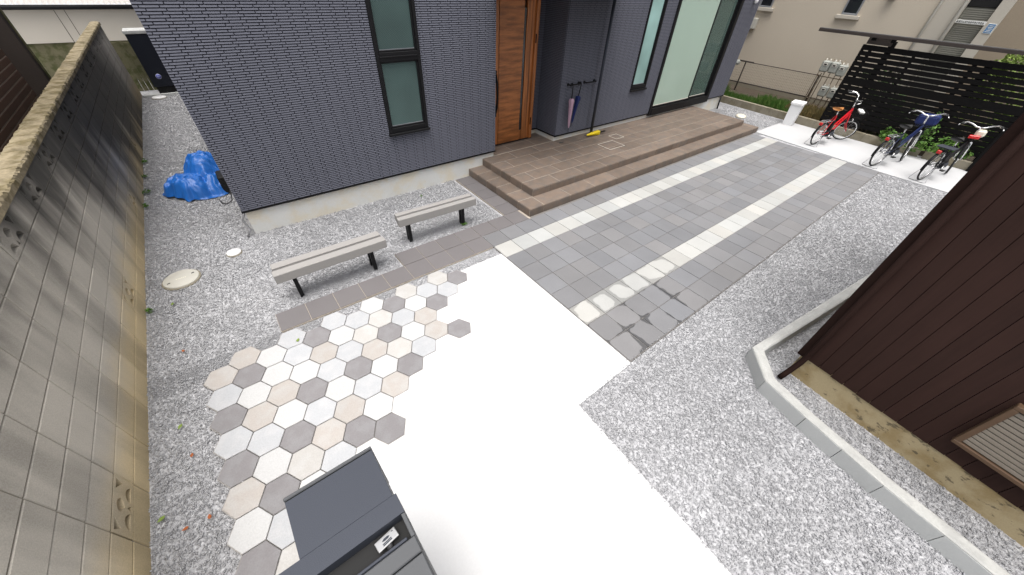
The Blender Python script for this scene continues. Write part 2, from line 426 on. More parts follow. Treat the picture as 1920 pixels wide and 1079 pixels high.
M['blockjoint'] = PM('block_joint', (0.25, 0.23, 0.19), 0.95, 0.2, 3, 0.1, 60, 0.3)

def board_mat():
    m, nt, b = material('dark_board')
    p = pos_n(nt, (14, 14, 0.7)); n1 = noise_n(nt, p, 3.0, 5); n2 = noise_n(nt, pos_n(nt), 1.3, 3)
    oi = nt.nodes.new('ShaderNodeObjectInfo').outputs['Random']
    f = math_n(nt, 'ADD', math_n(nt, 'MULTIPLY', n1, 0.5), math_n(nt, 'MULTIPLY', oi, 0.22)); f = math_n(nt, 'ADD', f, math_n(nt, 'MULTIPLY', n2, 0.6)); f = math_n(nt, 'ADD', f, 0.35)
    nt.links.new(scale_n(nt, (0.032, 0.0155, 0.0120), f), b.inputs['Base Color']); b.inputs['Roughness'].default_value = 0.7
    b.inputs['Specular IOR Level'].default_value = 0.15
    bump_n(nt, b, n1, 0.25, 0.002)
    return m
M['board'] = board_mat()
M['boardtrim'] = PM('dark_trim', (0.020, 0.0100, 0.0080), 0.85, 0.2, 5, 0.1, 60, 0.1, spec=0.1)
def barn_found():
    m, nt, b = material('stained_plinth')
    p = pos_n(nt); n1 = noise_n(nt, p, 5, 5); n2 = noise_n(nt, p, 100, 2); n3 = noise_n(nt, pos_n(nt, (1, 1, 1.6)), 9, 6, 0.68)
    c = mix_n(nt, ramp_n(nt, n1, 0.4, 0.65), (0.42, 0.34, 0.20), (0.31, 0.23, 0.11))
    c = mix_n(nt, math_n(nt, 'MULTIPLY', ramp_n(nt, n3, 0.575, 0.64), 0.8), c, (0.10, 0.08, 0.05))
    f = math_n(nt, 'MULTIPLY_ADD', n2, 0.3); nt.nodes[-1].inputs[2].default_value = 0.85
    nt.links.new(scale_n(nt, c, f), b.inputs['Base Color']); b.inputs['Roughness'].default_value = 0.9
    bump_n(nt, b, n3, 0.4, 0.006)
    return m
M['barnfound'] = barn_found()

def wood_mat(name, horiz):
    m, nt, b = material(name)
    p = pos_n(nt, (1.4, 1, 11) if horiz else (16, 16, 0.8))
    n1 = noise_n(nt, p, 1.6, 6, 0.6); n2 = noise_n(nt, pos_n(nt, (6, 6, 60) if horiz else (90, 90, 4)), 2.0, 3)
    f = math_n(nt, 'ADD', math_n(nt, 'MULTIPLY', ramp_n(nt, n1, 0.3, 0.7), 0.75), math_n(nt, 'MULTIPLY', n2, 0.45)); f = math_n(nt, 'ADD', f, 0.33)
    nt.links.new(scale_n(nt, (0.36, 0.125, 0.034) if horiz else (0.38, 0.13, 0.034), f), b.inputs['Base Color'])
    b.inputs['Roughness'].default_value = 0.4
    return m
M['woodH'] = wood_mat('door_wood_panel', True)
M['woodV'] = wood_mat('door_wood_frame', False)

def glass_mat(name, tint, rough=0.02):
    m, nt, b = material(name)
    o = nt.nodes['Material Output']
    tr = nt.nodes.new('ShaderNodeBsdfTransparent'); tr.inputs['Color'].default_value = (*tint, 1)
    gl = nt.nodes.new('ShaderNodeBsdfGlossy'); gl.inputs['Roughness'].default_value = rough
    fr = nt.nodes.new('ShaderNodeFresnel'); fr.inputs['IOR'].default_value = 1.5
    mx = nt.nodes.new('ShaderNodeMixShader')
    nt.links.new(fr.outputs[0], mx.inputs[0]); nt.links.new(tr.outputs[0], mx.inputs[1]); nt.links.new(gl.outputs[0], mx.inputs[2])
    nt.links.new(mx.outputs[0], o.inputs['Surface'])
    nt.nodes.remove(b)
    return m
def brightened_glass(name, tint, bright_col, amt):  # pale diffuse colour mixed into the pane stands in for light from the room
    m = glass_mat(name, tint); nt = m.node_tree; o = nt.nodes['Material Output']; src = o.inputs['Surface'].links[0].from_socket
    df = nt.nodes.new('ShaderNodeBsdfDiffuse'); df.inputs['Color'].default_value = (*bright_col, 1)
    mx = nt.nodes.new('ShaderNodeMixShader'); mx.inputs[0].default_value = amt
    nt.links.new(src, mx.inputs[1]); nt.links.new(df.outputs[0], mx.inputs[2]); nt.links.new(mx.outputs[0], o.inputs['Surface'])
    return m
M['glass'] = brightened_glass('brightened_glass', (0.86, 0.95, 0.89), (0.68, 0.84, 0.72), 0.52)
M['glass2'] = brightened_glass('brightened_glass_dark', (0.70, 0.82, 0.76), (0.26, 0.37, 0.33), 0.25)

def frosted(name, col, wire):
    m, nt, b = material(name)
    p = pos_n(nt); n1 = noise_n(nt, p, 1.6, 2); n2 = noise_n(nt, p, 160, 2)
    n1 = noise_n(nt, p, 1.1, 2)
    f = math_n(nt, 'MULTIPLY_ADD', n1, 1.5); nt.nodes[-1].inputs[2].default_value = 0.25
    c = scale_n(nt, col, f)
    if wire:    # the wire mesh cast in the pane: two families of slanting wires
        sp = nt.nodes.new('ShaderNodeSeparateXYZ'); nt.links.new(p, sp.inputs[0])
        for sg in (1, -1):
            q = math_n(nt, 'MULTIPLY_ADD', sp.outputs[0], 1.25 * sg); nt.links.new(sp.outputs[2], nt.nodes[-1].inputs[2])
            fr = math_n(nt, 'FRACT', math_n(nt, 'MULTIPLY', q, 34.0))
            ln = math_n(nt, 'LESS_THAN', math_n(nt, 'ABSOLUTE', math_n(nt, 'SUBTRACT', fr, 0.5)), 0.10)
            c = mix_n(nt, math_n(nt, 'MULTIPLY', ln, 0.55 if sg > 0 else 0.3), c, (0.15, 0.18, 0.18))
    nt.links.new(c, b.inputs['Base Color']); b.inputs['Roughness'].default_value = 0.3; b.inputs['Specular IOR Level'].default_value = 0.3
    bump_n(nt, b, n2, 0.15, 0.002)
    return m
M['wired'] = frosted('wired_frosted_glass', (0.055, 0.095, 0.088), True)
M['frost'] = frosted('pale_frosted_glass', (0.27, 0.42, 0.39), False)

# ------------------------------------------------------------------ ground
g = MB(); g.add([(-400, -400, 0), (400, -400, 0), (400, 400, 0), (-400, 400, 0)], [(0, 1, 2, 3)])
tag(g.build('ground', M['ground'], loc=(0, 0, -0.018)), kind='structure')

# layout constants (metres; camera stands at x=0 y=0 z=3)
XW = -1.494                       # face of the block wall
YH, ZS = 5.62, 0.372              # siding plane and its bottom edge
HX0, HX1 = -0.262, 12.77
SLAB = [(-0.93, 3.215), (2.428, 3.23), (2.427, 0.918), (1.635, 0.906), (1.575, -0.60), (1.50, -4.0), (-0.93, -4.0)]
g = MB(); g.prism(SLAB, -0.05, 0.006, 0.004)
tag(g.build('concrete_slab', M['slab']), 'white concrete slab running from hexagon tiles to paving corner', 'slab', kind='structure')
PAD = [(11.17, -0.95), (13.10, -0.95), (13.16, 0.76), (13.32, 3.80), (11.41, 3.80), (11.175, 0.93)]
g = MB(); g.prism(PAD, -0.05, 0.006, 0.004)
tag(g.build('bicycle_pad', M['pad']), 'white concrete pad where the bicycles stand', 'concrete pad', kind='structure')

# ------------------------------------------------------------------ hexagon tiles
AX, AY = 0.2155, 0.2555
HX = []
HR = {3.13: {}, }
hexrows = [
 ([(1.463, 3.255), (1.677, 3.13)], 'CD'), ([(1.032, 3.253), (1.245, 3.121), (1.452, 2.99)], 'CLL'),
 ([(0.591, 3.261), (0.812, 3.126), (1.021, 2.995), (1.229, 2.861)], 'WDWD'),
 ([(0.155, 3.276), (0.371, 3.13), (0.582, 2.988), (0.803, 2.86), (1.017, 2.738)], 'LLCLT'),
 ([(-0.283, 3.252), (-0.073, 3.121), (0.154, 2.988), (0.369, 2.861), (0.587, 2.739), (0.796, 2.607), (1.009, 2.479), (1.229, 2.357)], 'LDWCDWTD'),
 ([(-0.716, 3.249), (-0.5, 3.122), (-0.291, 3.001), (-0.069, 2.865), (0.149, 2.738), (0.363, 2.609), (0.58, 2.484), (0.795, 2.352)], 'TWLTLTCL'),
 ([(-0.932, 3.129), (-0.719, 2.996), (-0.504, 2.867), (-0.287, 2.737), (-0.07, 2.607), (0.143, 2.478), (0.361, 2.351), (0.574, 2.225)], 'TDWWLDWD'),
 ([(-0.936, 2.867), (-0.718, 2.733), (-0.506, 2.61), (-0.295, 2.48), (-0.075, 2.353), (0.142, 2.225), (0.357, 2.095)], 'LWTDWLT'),
 ([(-0.936, 2.617), (-0.727, 2.49), (-0.51, 2.36), (-0.294, 2.23), (-0.078, 2.099), (0.148, 1.969)], 'DTWLTW'),
 ([(-0.936, 2.372), (-0.722, 2.238), (-0.507, 2.106), (-0.294, 1.975), (-0.084, 1.856), (0.133, 1.724)], 'LLDTDD'),
 ([(-0.937, 2.114), (-0.722, 1.979), (-0.509, 1.863), (-0.282, 1.746)], 'DWCL'),
 ([(-0.937, 1.849), (-0.731, 1.724), (-0.508, 1.607), (-0.290, 1.468)], 'TDWC'),
 ([(-0.937, 1.600), (-0.721, 1.468), (-0.508, 1.345)], 'WLT'),
 ([(-0.937, 1.345), (-0.721, 1.215)], 'DC'), ([(-0.937, 1.09), (-0.721, 0.96)], 'LW')]
hexes = []
for pts, cs in hexrows:
    for (x, y), c in zip(pts, cs):
        i = round((x + 0.936) / AX); off = 0.0 if i % 2 == 0 else AY / 2
        j = round((y - 3.129 - off) / AY)
        hexes.append((-0.936 + i * AX, 3.129 + off + j * AY, c))
def hexpoly(s):
    k = AY / 2 * s; rx = AX / 1.5 * s
    return [(rx * math.cos(R(60 * q)), k * 2 / math.sqrt(3) * math.sin(R(60 * q))) for q in range(6)]
bed = MB()
for (x, y, c) in hexes: bed.prism([(x + a, y + b_) for a, b_ in hexpoly(1.015)], -0.02, 0.0075)
hexbed = tag(bed.build('hexagon_paving', M['hexbed']), 'patchwork of white, tan and grey hexagon tiles', 'tile paving', kind='structure')
hexme = {}
for c in 'WCLTD':
    q = MB(); q.prism(hexpoly(0.972), -0.02, 0.0, 0.003); hexme[c] = q.mesh('hexagon_tile', M['hex' + c])
for (x, y, c) in hexes:
    o = link('hexagon_tile', hexme[c], hexbed, (x, y, 0.0125 + random.uniform(-.001, .001)))
    o.rotation_euler = (R(random.uniform(-.25, .25)), R(random.uniform(-.25, .25)), 0)

# ------------------------------------------------------------------ pavers
PX0, PY0, PP = 2.437, 0.940, 0.3112
def tile_mesh(name, w, d, h, b, mat):
    q = MB(); q.prism([(-w / 2, -d / 2), (w / 2, -d / 2), (w / 2, d / 2), (-w / 2, d / 2)], -h, 0, b)
    return q.mesh(name, mat)
q = MB(); q.box(PX0 - .004, PX0 + 28 * PP + .01, PY0 - .006, 3.775, -0.06, 0.0035)
pav = tag(q.build('paving', M['bed']), 'grey paver terrace with two cream paver stripes', 'paving', kind='structure')
pm = {k: tile_mesh('paver', PP - .007, PP - .007, .05, .004, M[k]) for k in ('pvD', 'pvL', 'pvDw', 'pvLw')}
for i in range(28):
    for j in range(9):
        lt = j in (2, 7)
        wet = (j < 2 and i < 5 - j * 0) or (j == 2 and i < 6)
        k = ('pvL' if lt else 'pvD') + ('w' if wet else '')
        o = link('paver', pm[k], pav, (PX0 + (i + .5) * PP, PY0 + (j + .5) * 0.310, 0.0105 + random.uniform(-.0012, .0012)))
        o.rotation_euler = (R(random.uniform(-.3, .3)), R(random.uniform(-.3, .3)), R(random.uniform(-.25, .25)))
# path of flat tiles along the benches
q = MB(); G0 = -0.357
q.box(G0, 2.425, 3.418, 3.732, -.05, .0045); q.box(1.193, 3.405, 3.735, 4.042, -.05, .0042); q.box(3.09, 3.405, 4.045, 5.60, -.05, .004)
pth = tag(q.build('tile_path', M['grout']), 'row of dark grey flat tiles beside the benches', 'path', kind='structure')
tm = tile_mesh('path_tile', .3045, .3045, .03, .002, M['pathtile'])
ts = [(G0 + .31 * (i + .5), 3.575) for i in range(9)] + [(1.193 + .31 * (i + .5), 3.8875) for i in range(7)] + [(3.248, 4.20 + .3105 * i) for i in range(5)]
for (x, y) in ts: link('path_tile', tm, pth, (x, y, 0.0105))

# ------------------------------------------------------------------ porch
porch = empty('porch_steps', (3.41, 3.78, 0)); tag(porch, 'brown tiled porch with two long steps in front of door', 'steps')
def P(x, y, z): return (x - 3.41, y - 3.78, z)
LX0, LX1, LY0, UX0, UX1, UY0, ZL, ZU = 3.415, 11.43, 3.785, 3.735, 11.14, 4.10, 0.13, 0.258
q = MB()
q.box(LX0 + .006, LX1 - .006, LY0 + .006, 5.655, -.02, ZL - .003, Matrix.Translation((-3.41, -3.78, 0)))
q.box(UX0 + .006, UX1 - .006, UY0 + .006, 5.655, ZL - .003, ZU - .003, Matrix.Translation((-3.41, -3.78, 0)))
q.box(4.02, 5.62, 5.655, 6.30, -.02, ZU - .003, Matrix.Translation((-3.41, -3.78, 0)))
q.build('core', M['grout'], porch)
tcache = {}
def ptile(x0, x1, y0, y1, z0, z1, b=.003):
    gp = .0045
    key = (round(x1 - x0, 3), round(y1 - y0, 3), round(z1 - z0, 3))
    if key not in tcache:
        w, d, h = key; t = MB(); t.bbox(-w / 2 + (gp if w > .05 else 0), w / 2 - (gp if w > .05 else 0), -d / 2 + (gp if d > .05 else 0), d / 2 - (gp if d > .05 else 0), -h / 2, h / 2, b)
        tcache[key] = t.mesh('tile', M['porch'])
    link('tile', tcache[key], porch, P((x0 + x1) / 2, (y0 + y1) / 2, (z0 + z1) / 2))
def cuts(a, b, first, step):
    c = [a]; x = a + first
    while x < b - .06: c.append(x); x += step
    c.append(b); return c
TT = 0.010
for (y0, y1, fst) in ((LY0, UY0 + .01, .31),):          # lower tread, front run
    c = cuts(LX0, LX1, fst, .62)
    for a, b_ in zip(c, c[1:]): ptile(a, b_, y0, y1, ZL - TT, ZL)
cy = cuts(UY0 + .01, 5.64, .31, .31)
for a, b_ in zip(cy, cy[1:]):
    ptile(LX0, UX0 + .01, a, b_, ZL - TT, ZL); ptile(UX1 - .01, LX1, a, b_, ZL - TT, ZL)
for (x0, x1, y0, z0, z1) in ((LX0, LX1, LY0, 0.0, ZL - TT), (UX0, UX1, UY0, ZL, ZU - TT)):
    c = cuts(x0, x1, .31 if z0 == 0 else .37, .62)
    for a, b_ in zip(c, c[1:]): ptile(a, b_, y0 - .001, y0 + .012, z0, z1)
    c = cuts(y0 + .013, 5.64, .31, .31)
    for a, b_ in zip(c, c[1:]):
        ptile(x0 - .001, x0 + .012, a, b_, z0, z1); ptile(x1 - .012, x1 + .001, a, b_, z0, z1)
rowsU = cuts(UY0, 5.645, .31, .31)
for r_, (y0, y1) in enumerate(zip(rowsU, rowsU[1:])):
    c = cuts(UX0, UX1, .31 if r_ % 2 else .62, .62)
    for a, b_ in zip(c, c[1:]): ptile(a, b_, y0, y1, ZU - TT, ZU)
for y0, y1 in ((5.66, 5.97), (5.97, 6.24)):
    c = cuts(4.05, 5.58, .45, .62)
    for a, b_ in zip(c, c[1:]): ptile(a, b_, y0, y1, ZU - TT, ZU)
# two inspection hatches let into the porch, their pale edging
for (x0, x1, y0, y1) in ((6.30, 6.78, 4.62, 4.98), (6.93, 7.20, 4.98, 5.22)):
    t = MB(); w = .009
    t.box(x0, x1, y0, y0 + w, ZU, ZU + .003); t.box(x0, x1, y1 - w, y1, ZU, ZU + .003); t.box(x0, x0 + w, y0 + w, y1 - w, ZU, ZU + .003); t.box(x1 - w, x1, y0 + w, y1 - w, ZU, ZU + .003)
    t.build('hatch_edging', M['offwhite'], porch, (-3.41, -3.78, 0))

# ------------------------------------------------------------------ the house
house = empty('house', (HX0, YH, 0)); tag(house, 'house clad in slate grey thin brick siding with wooden front door', 'house')
HO = (-HX0, -YH, 0)
def hp(mb, name, mat, parent=house): return mb.build(name, mat, parent, HO if parent is house else (0, 0, 0))
ZT, HD = 6.2, 14.55
W1 = (2.00, 2.66, 1.03, 3.6)      # window x0 x1 z0 z1
W2 = (7.90, 8.47, 1.02, 3.6)
SDR = (8.90, 11.80, 0.375, 2.95)  # sliding door
DX0, DX1, DYB = 4.02, 5.60, 6.24  # recess
BY = YH + .008                    # backing plane behind the bricks
w = MB()
T = .16
def wallpiece(x0, x1, z0, z1): w.box(x0, x1, BY, BY + T, z0, z1)
wallpiece(HX0 + .004, W1[0], ZS, 3.3); wallpiece(W1[0], W1[1], ZS, W1[2]); wallpiece(W1[1], DX0, ZS, 3.3)
wall = hp(w, 'wall', M['sidejoint']); w = MB()
wallpiece(DX1, W2[0], ZS, 3.3); wallpiece(W2[0], W2[1], ZS, W2[2]); wallpiece(W2[1], SDR[0], ZS, 3.3); wallpiece(SDR[0], SDR[1], SDR[3], 3.3); wallpiece(SDR[1], HX1 - .004, ZS, 3.3)
wall2 = hp(w, 'wall', M['sidejoint'])
# bricks of the siding
RH, BL = 0.0266, 0.1613
bb = MB(); bl, bh = BL - .0065, RH - .006
bb.add([(-bl / 2, .006, -bh / 2), (bl / 2, .006, -bh / 2), (bl / 2, .006, bh / 2), (-bl / 2, .006, bh / 2),
        (-bl / 2 + .002, -.005, -bh / 2 + .003), (bl / 2 - .002, -.005, -bh / 2 + .003), (bl / 2 - .002, -.001, bh / 2 - .002), (-bl / 2 + .002, -.001, bh / 2 - .002)],
       [(4, 5, 6, 7), (0, 1, 5, 4), (1, 2, 6, 5), (2, 3, 7, 6), (3, 0, 4, 7)])
brickme = bb.mesh('brick', M['siding'])
cand = []
nrow = int((3.28 - ZS) / RH)
def blocked(x0, x1, z):
    for (a, b_, c, d) in (W1, W2, SDR, (DX0, DX1, 0, 9)):
        if x1 > a + .002 and x0 < b_ - .002 and c - .01 < z < d: return (a, b_)
    return None
camv = Vector((0, 0, 3.0))
Minv = m3.transposed()
def visible(p):
    q = Minv @ (Vector(p) - camv)
    if q.z > -.1: return False
    u = q.x / -q.z * 660.5; v = -q.y / -q.z * 660.5
    return abs(u) < 950 and abs(v) < 530
full, part = [], []
for r_ in range(nrow):
    z = ZS + (r_ + .5) * RH
    x = HX0 - (.28 * BL if r_ % 2 else 0) - .07
    while x < HX1:
        segs = [(max(x, HX0), min(x + BL, HX1))]
        bk = blocked(segs[0][0], segs[0][1], z)
        if bk:
            segs = [(segs[0][0], bk[0]), (bk[1], segs[0][1])]
        for a, b_ in segs:
            if b_ - a < .012: continue
            (full if b_ - a > BL - .002 else part).append((a, b_, z))
        x += BL
vis = [t for t in full if visible(((t[0] + t[1]) / 2, YH, t[2]))]
vis.sort(key=lambda t: (Vector(((t[0] + t[1]) / 2, YH, t[2])) - camv).length + 0.8 * (3 - t[2]) * 0)
single = set(vis[:300])
for t in vis[:300]: link('brick', brickme, wall if t[0] < 4.1 else wall2, ((t[0] + t[1]) / 2, YH, t[2]))
rest = MB()
bv = bb.v; bf = bb.f
for t in full + part:
    if t in single: continue
    L = (t[1] - t[0]); sx = (L - .0065) / bl; c = (t[0] + t[1]) / 2
    rest.add([(c + v[0] * sx, YH + v[1], t[2] + v[2]) for v in bv], bf)
# siding inside the entrance recess: right return and the strip beside the door
for r_ in range(nrow):
    z = ZS + (r_ + .5) * RH
    y = YH + .006 - (.28 * BL if r_ % 2 else 0)
    while y < DYB:
        a, b_ = max(y, YH + .006), min(y + BL, DYB)
        if b_ - a > .012:
            L = b_ - a; sx = (L - .0065) / bl; c = (a + b_) / 2
            rest.add([(DX1 - .008 + v[1], c - v[0] * sx, z + v[2]) for v in bv], bf)
        y += BL
    for (xa, xb) in ((5.31, DX1 - .012),):
        x = xa - (.28 * BL if r_ % 2 else 0)
        while x < xb:
            a, b_ = max(x, xa), min(x + BL, xb)
            if b_ - a > .012:
                L = b_ - a; sx = (L - .0065) / bl; c = (a + b_) / 2
                rest.add([(c + v[0] * sx, DYB - .008 + v[1], z + v[2]) for v in bv], bf)
            x += BL
tag(rest.build('brick_field', M['siding'], wall), kind='stuff')
# recess backing, left return, upper storey, side walls
w = MB(); w.box(DX1, DX1 + .1, BY + T, DYB + .1, ZS, 3.3); w.box(5.30, DX1, DYB, DYB + .1, ZS, 3.3); w.box(4.02, 5.30, DYB + .002, DYB + .1, 2.72, 3.3); w.box(DX0 - .1, DX0, BY + T, DYB + .1, ZS, 3.3)
w.box(DX0, 4.20, DYB + .002, DYB + .1, ZS, 2.72)
hp(w, 'recess_wall', M['sidejoint'])
w = MB()
w.box(HX0 + .02, HX0 + .16, BY + T, HD, ZS, 3.3); w.box(HX1 - .16, HX1 - .02, BY + T, HD, ZS, 3.3); w.box(HX0 + .02, HX1 - .02, HD, HD + .15, ZS, 3.3)
w.box(HX0 + .002, HX1 - .002, YH + .004, HD + .15, 3.3, ZT)
hp(w, 'side_wall', M['sidetex'])
w = MB(); w.box(HX0 - .3, HX1 + .3, YH - .3, HD + .45, ZT, ZT + .22); hp(w, 'roof', M['black'])
w = MB(); e = .03
w.box(HX0 + e, DX0 - .02, YH + e, YH + .2, -.05, ZS - .016); w.box(DX1 + .02 - .02, HX1 - e, YH + e, YH + .2, -.05, ZS - .016)
w.box(HX0 + e, HX0 + .2, YH + .2, HD + .1, -.05, ZS - .016); w.box(HX1 - .2, HX1 - e, YH + .2, HD + .1, -.05, ZS - .016)
w.box(DX1 + .001, DX1 + .1, YH + .2, DYB + .05, -.05, ZS - .016); w.box(5.31, DX1 + .001, DYB + e, DYB + .15, -.05, ZS - .016); w.box(3.92, DX0 - .002, YH + .2, DYB, -.05, ZS - .016)
hp(w, 'foundation', M['found'])
zb, zt_ = ZS - .024, ZS - .001
for fb_ in ((HX0 - .004, DX0, YH - .012, YH + .1), (DX1 - .012, SDR[0], YH - .012, YH + .1), (SDR[1], HX1, YH - .012, YH + .1), (DX1 - .022, DX1, YH + .1, DYB), (5.31, DX1 - .022, DYB - .02, DYB + .06)):
    w = MB(); w.box(*fb_, zb, zt_); hp(w, 'drip_flashing', M['black'])
# canopy over the entrance, unseen above the frame, extended forward to shade the recess
w = MB(); w.box(3.95, 6.80, 4.55, 6.24, 2.80, 2.92); hp(w, 'canopy', M['black'])

def window(x0, x1, z0, z1, mids, pane, panes, sill=True):
    t = MB(); f = .045; ya, yb = YH - .02, YH + .07
    t.bbox(x0, x0 + f, ya, yb, z0, z1, .004); t.bbox(x1 - f, x1, ya, yb, z0, z1, .004); t.bbox(x0 + f, x1 - f, ya + .002, yb, z0, z0 + .07, .004); t.bbox(x0 + f, x1 - f, ya + .002, yb, z1 - f, z1, .004)
    for mz in mids:
        t.bbox(x0 + f, x1 - f, ya + .004, yb, mz - .052, mz + .058, .004); t.bbox(x0 + f, x1 - f, ya - .008, ya + .01, mz - .004, mz + .012, .003)
    wo_ = hp(t, 'window', M['black'])
    for (a, b_) in panes:
        # sash round the pane, then the pane
        t = MB(); s_ = .022
        t.bbox(x0 + f, x0 + f + s_, ya + .02, yb - .01, a, b_, .003); t.bbox(x1 - f - s_, x1 - f, ya + .02, yb - .01, a, b_, .003)
        t.bbox(x0 + f + s_, x1 - f - s_, ya + .022, yb - .01, a, a + s_, .003); t.bbox(x0 + f + s_, x1 - f - s_, ya + .022, yb - .01, b_ - s_, b_, .003)
        t.build('sash', M['black'], wo_)
        t = MB(); t.box(x0 + f + s_ - .004, x1 - f - s_ + .004, YH + .028, YH + .036, a + s_ - .004, b_ - s_ + .004); t.build('pane', pane, wo_)
        t = MB(); t.box(x0 + f + s_, x1 - f - s_, YH + .018, YH + .027, a + s_, a + s_ + .008); t.build('bead', M['alu'], wo_)
    if sill:
        t = MB(); t.bbox(x0 - .015, x1 + .015, ya - .035, yb, z0 - .035, z0 - .002, .004); t.build('sill', M['black'], wo_)
    return wo_
wa = window(*W1, [2.03], M['wired'], [(1.10, 1.978), (2.088, 3.55)]); wa['label'] = 'narrow black framed window of wired frosted glass'
wb = window(*W2, [], M['frost'], [(1.09, 3.55)]); wb['label'] = 'tall black framed window of pale green frosted glass'
# sliding door and the room behind it
t = MB(); x0, x1, z0, z1 = SDR; ya, yb = YH - .03, YH + .12
t.bbox(x0, x0 + .09, ya, yb, z0 - .07, z1, .005); t.bbox(x1 - .12, x1, ya, yb, z0 - .07, z1, .005); t.bbox(x0 + .09, x1 - .12, ya - .01, yb, z0 - .07, z0 + .10, .005); t.bbox(x0 + .09, x1 - .12, ya, yb, z1 - .08, z1, .005)
sdo = hp(t, 'sliding_door', M['black']); sdo['label'] = 'black framed glass sliding door opening on the porch'
for (a, b_, yo) in ((x0 + .09, 10.72, .02), (10.68, x1 - .12, .07)):
    t = MB(); s_ = .045; yy = YH + yo - .02
    t.bbox(a, a + s_, yy, yy + .035, z0 + .10, z1 - .08, .004); t.bbox(b_ - s_, b_, yy, yy + .035, z0 + .10, z1 - .08, .004); t.bbox(a + s_, b_ - s_, yy, yy + .035, z0 + .10, z0 + .15, .004); t.bbox(a + s_, b_ - s_, yy, yy + .035, z1 - .14, z1 - .08, .004)
    t.build('sash', M['black'], sdo)
    t = MB(); t.box(a + s_ - .004, b_ - s_ + .004, yy + .014, yy + .020, z0 + .146, z1 - .136); t.build('pane', M['glass'] if yo < .05 else M['glass2'], sdo)
    t = MB(); t.box(a + s_, b_ - s_, yy + .004, yy + .013, z0 + .15, z0 + .165); t.build('bead', M['offwhite'], sdo)
t = MB()
t.box(8.6, 12.5, YH + .17, 7.6, .30, .44); hp(t, 'room_floor', M['roomfloor'])
t = MB(); n = 60
vs = []
for i in range(n + 1):
    xx = 8.62 + 3.86 * i / n; yy = 6.0 + .025 * math.sin(i * 1.9) + .02 * math.sin(i * 4.3)
    vs += [(xx, yy, .441), (xx, yy, 3.2)]
t.add(vs, [(2 * i, 2 * i + 2, 2 * i + 3, 2 * i + 1) for i in range(n)], True); hp(t, 'curtain', M['room'])
t = MB(); t.box(8.5, 8.6, YH + .17, 7.0, .30, 3.2); t.box(12.5, 12.6, YH + .17, 7.0, .30, 3.2); hp(t, 'room_wall', M['roomfloor'])
t = MB(); t.lathe([(.10, 0), (.108, .01), (.105, .42), (.112, .43), (.112, .47), (.09, .49)], 28, (10.34, 5.875, .441))
tag(t.build('bin', M['white']), 'white round bin standing inside behind the sliding door', 'bin')
# entrance door
YD = 6.10
t = MB(); t.bbox(4.20, 4.255, YD - .05, DYB + .05, ZU + .002, 2.80, .004); t.bbox(5.225, 5.30, YD - .05, DYB + .05, ZU + .002, 2.80, .004); t.bbox(4.255, 5.225, YD - .05, DYB, 2.72, 2.80, .004)
dr = hp(t, 'front_door', M['woodV']); dr['label'] = 'orange brown wooden front door with a narrow glass slit'
t = MB(); t.bbox(4.26, 4.415, YD - .012, YD + .035, ZU + .012, 2.715, .003); t.bbox(5.075, 5.22, YD - .012, YD + .035, ZU + .012, 2.715, .003); t.build('stile', M['woodV'], dr)
for a in (5.15,):
    t = MB(); t.box(a, a + .006, YD - .0135, YD - .011, ZU + .02, 2.70); t.build('groove', M['ink'], dr)
t = MB(); t.bbox(4.42, 4.965, YD - .02, YD + .035, ZU + .012, 2.715, .004); t.build('panel', M['woodH'], dr)
t = MB(); t.bbox(5.035, 5.072, YD - .018, YD + .03, ZU + .012, 2.715, .003); t.build('panel_edge', M['woodV'], dr)
t = MB(); t.bbox(4.967, 5.033, YD - .006, YD + .03, ZU + .012, .46, .003); t.build('slit_foot', M['woodV'], dr)
t = MB(); t.box(4.967, 5.033, YD, YD + .02, .462, 2.52); t.build('slit_glass', M['darkglass'], dr)
t = MB(); hx = 4.335
t.bbox(hx - .03, hx + .03, YD - .035, YD - .012, .82, 1.02, .006); t.bbox(hx - .03, hx + .03, YD - .035, YD - .012, 1.42, 1.62, .006)
t.tube([(hx, YD - .03, .86), (hx + .004, YD - .075, 1.0), (hx + .006, YD - .09, 1.22), (hx + .004, YD - .075, 1.44), (hx, YD - .03, 1.58)], .021, 10)
t.build('handle', M['black'], dr)
t = MB(); t.box(4.20, 5.30, YD - .055, YD + .04, ZU + .0005, ZU + .011); t.build('threshold', M['black'], dr)
for zh in (.55, 2.0):
    t = MB(); t.bbox(5.228, 5.25, YD - .062, YD - .048, zh, zh + .14, .003); t.build('hinge', M['boardtrim'], dr)
# rain pipe in front of the wall
t = MB(); t.tube([(6.63, 5.50, ZU), (6.62, 5.50, 2.77)], .03, 14); hp(t, 'rain_pipe', M['charcoal'])
t = MB(); t.lathe([(.048, 0), (.048, .02), (.032, .05)], 14, (6.63, 5.50, ZU)); hp(t, 'pipe_collar', M['charcoal'])
# thin drain pipe at the far foundation corner and wall lamp
t = MB(); t.tube([(12.64, 5.61, .34), (12.63, 5.60, .15), (12.62, 5.58, 0.0)], .022, 10); hp(t, 'drain_pipe', M['black'])
t = MB(); t.lathe([(.02, -.05), (.045, -.03), (.05, .03), (.03, .06)], 16, (12.39, 5.565, 2.66)); hp(t, 'wall_lamp', M['white'])
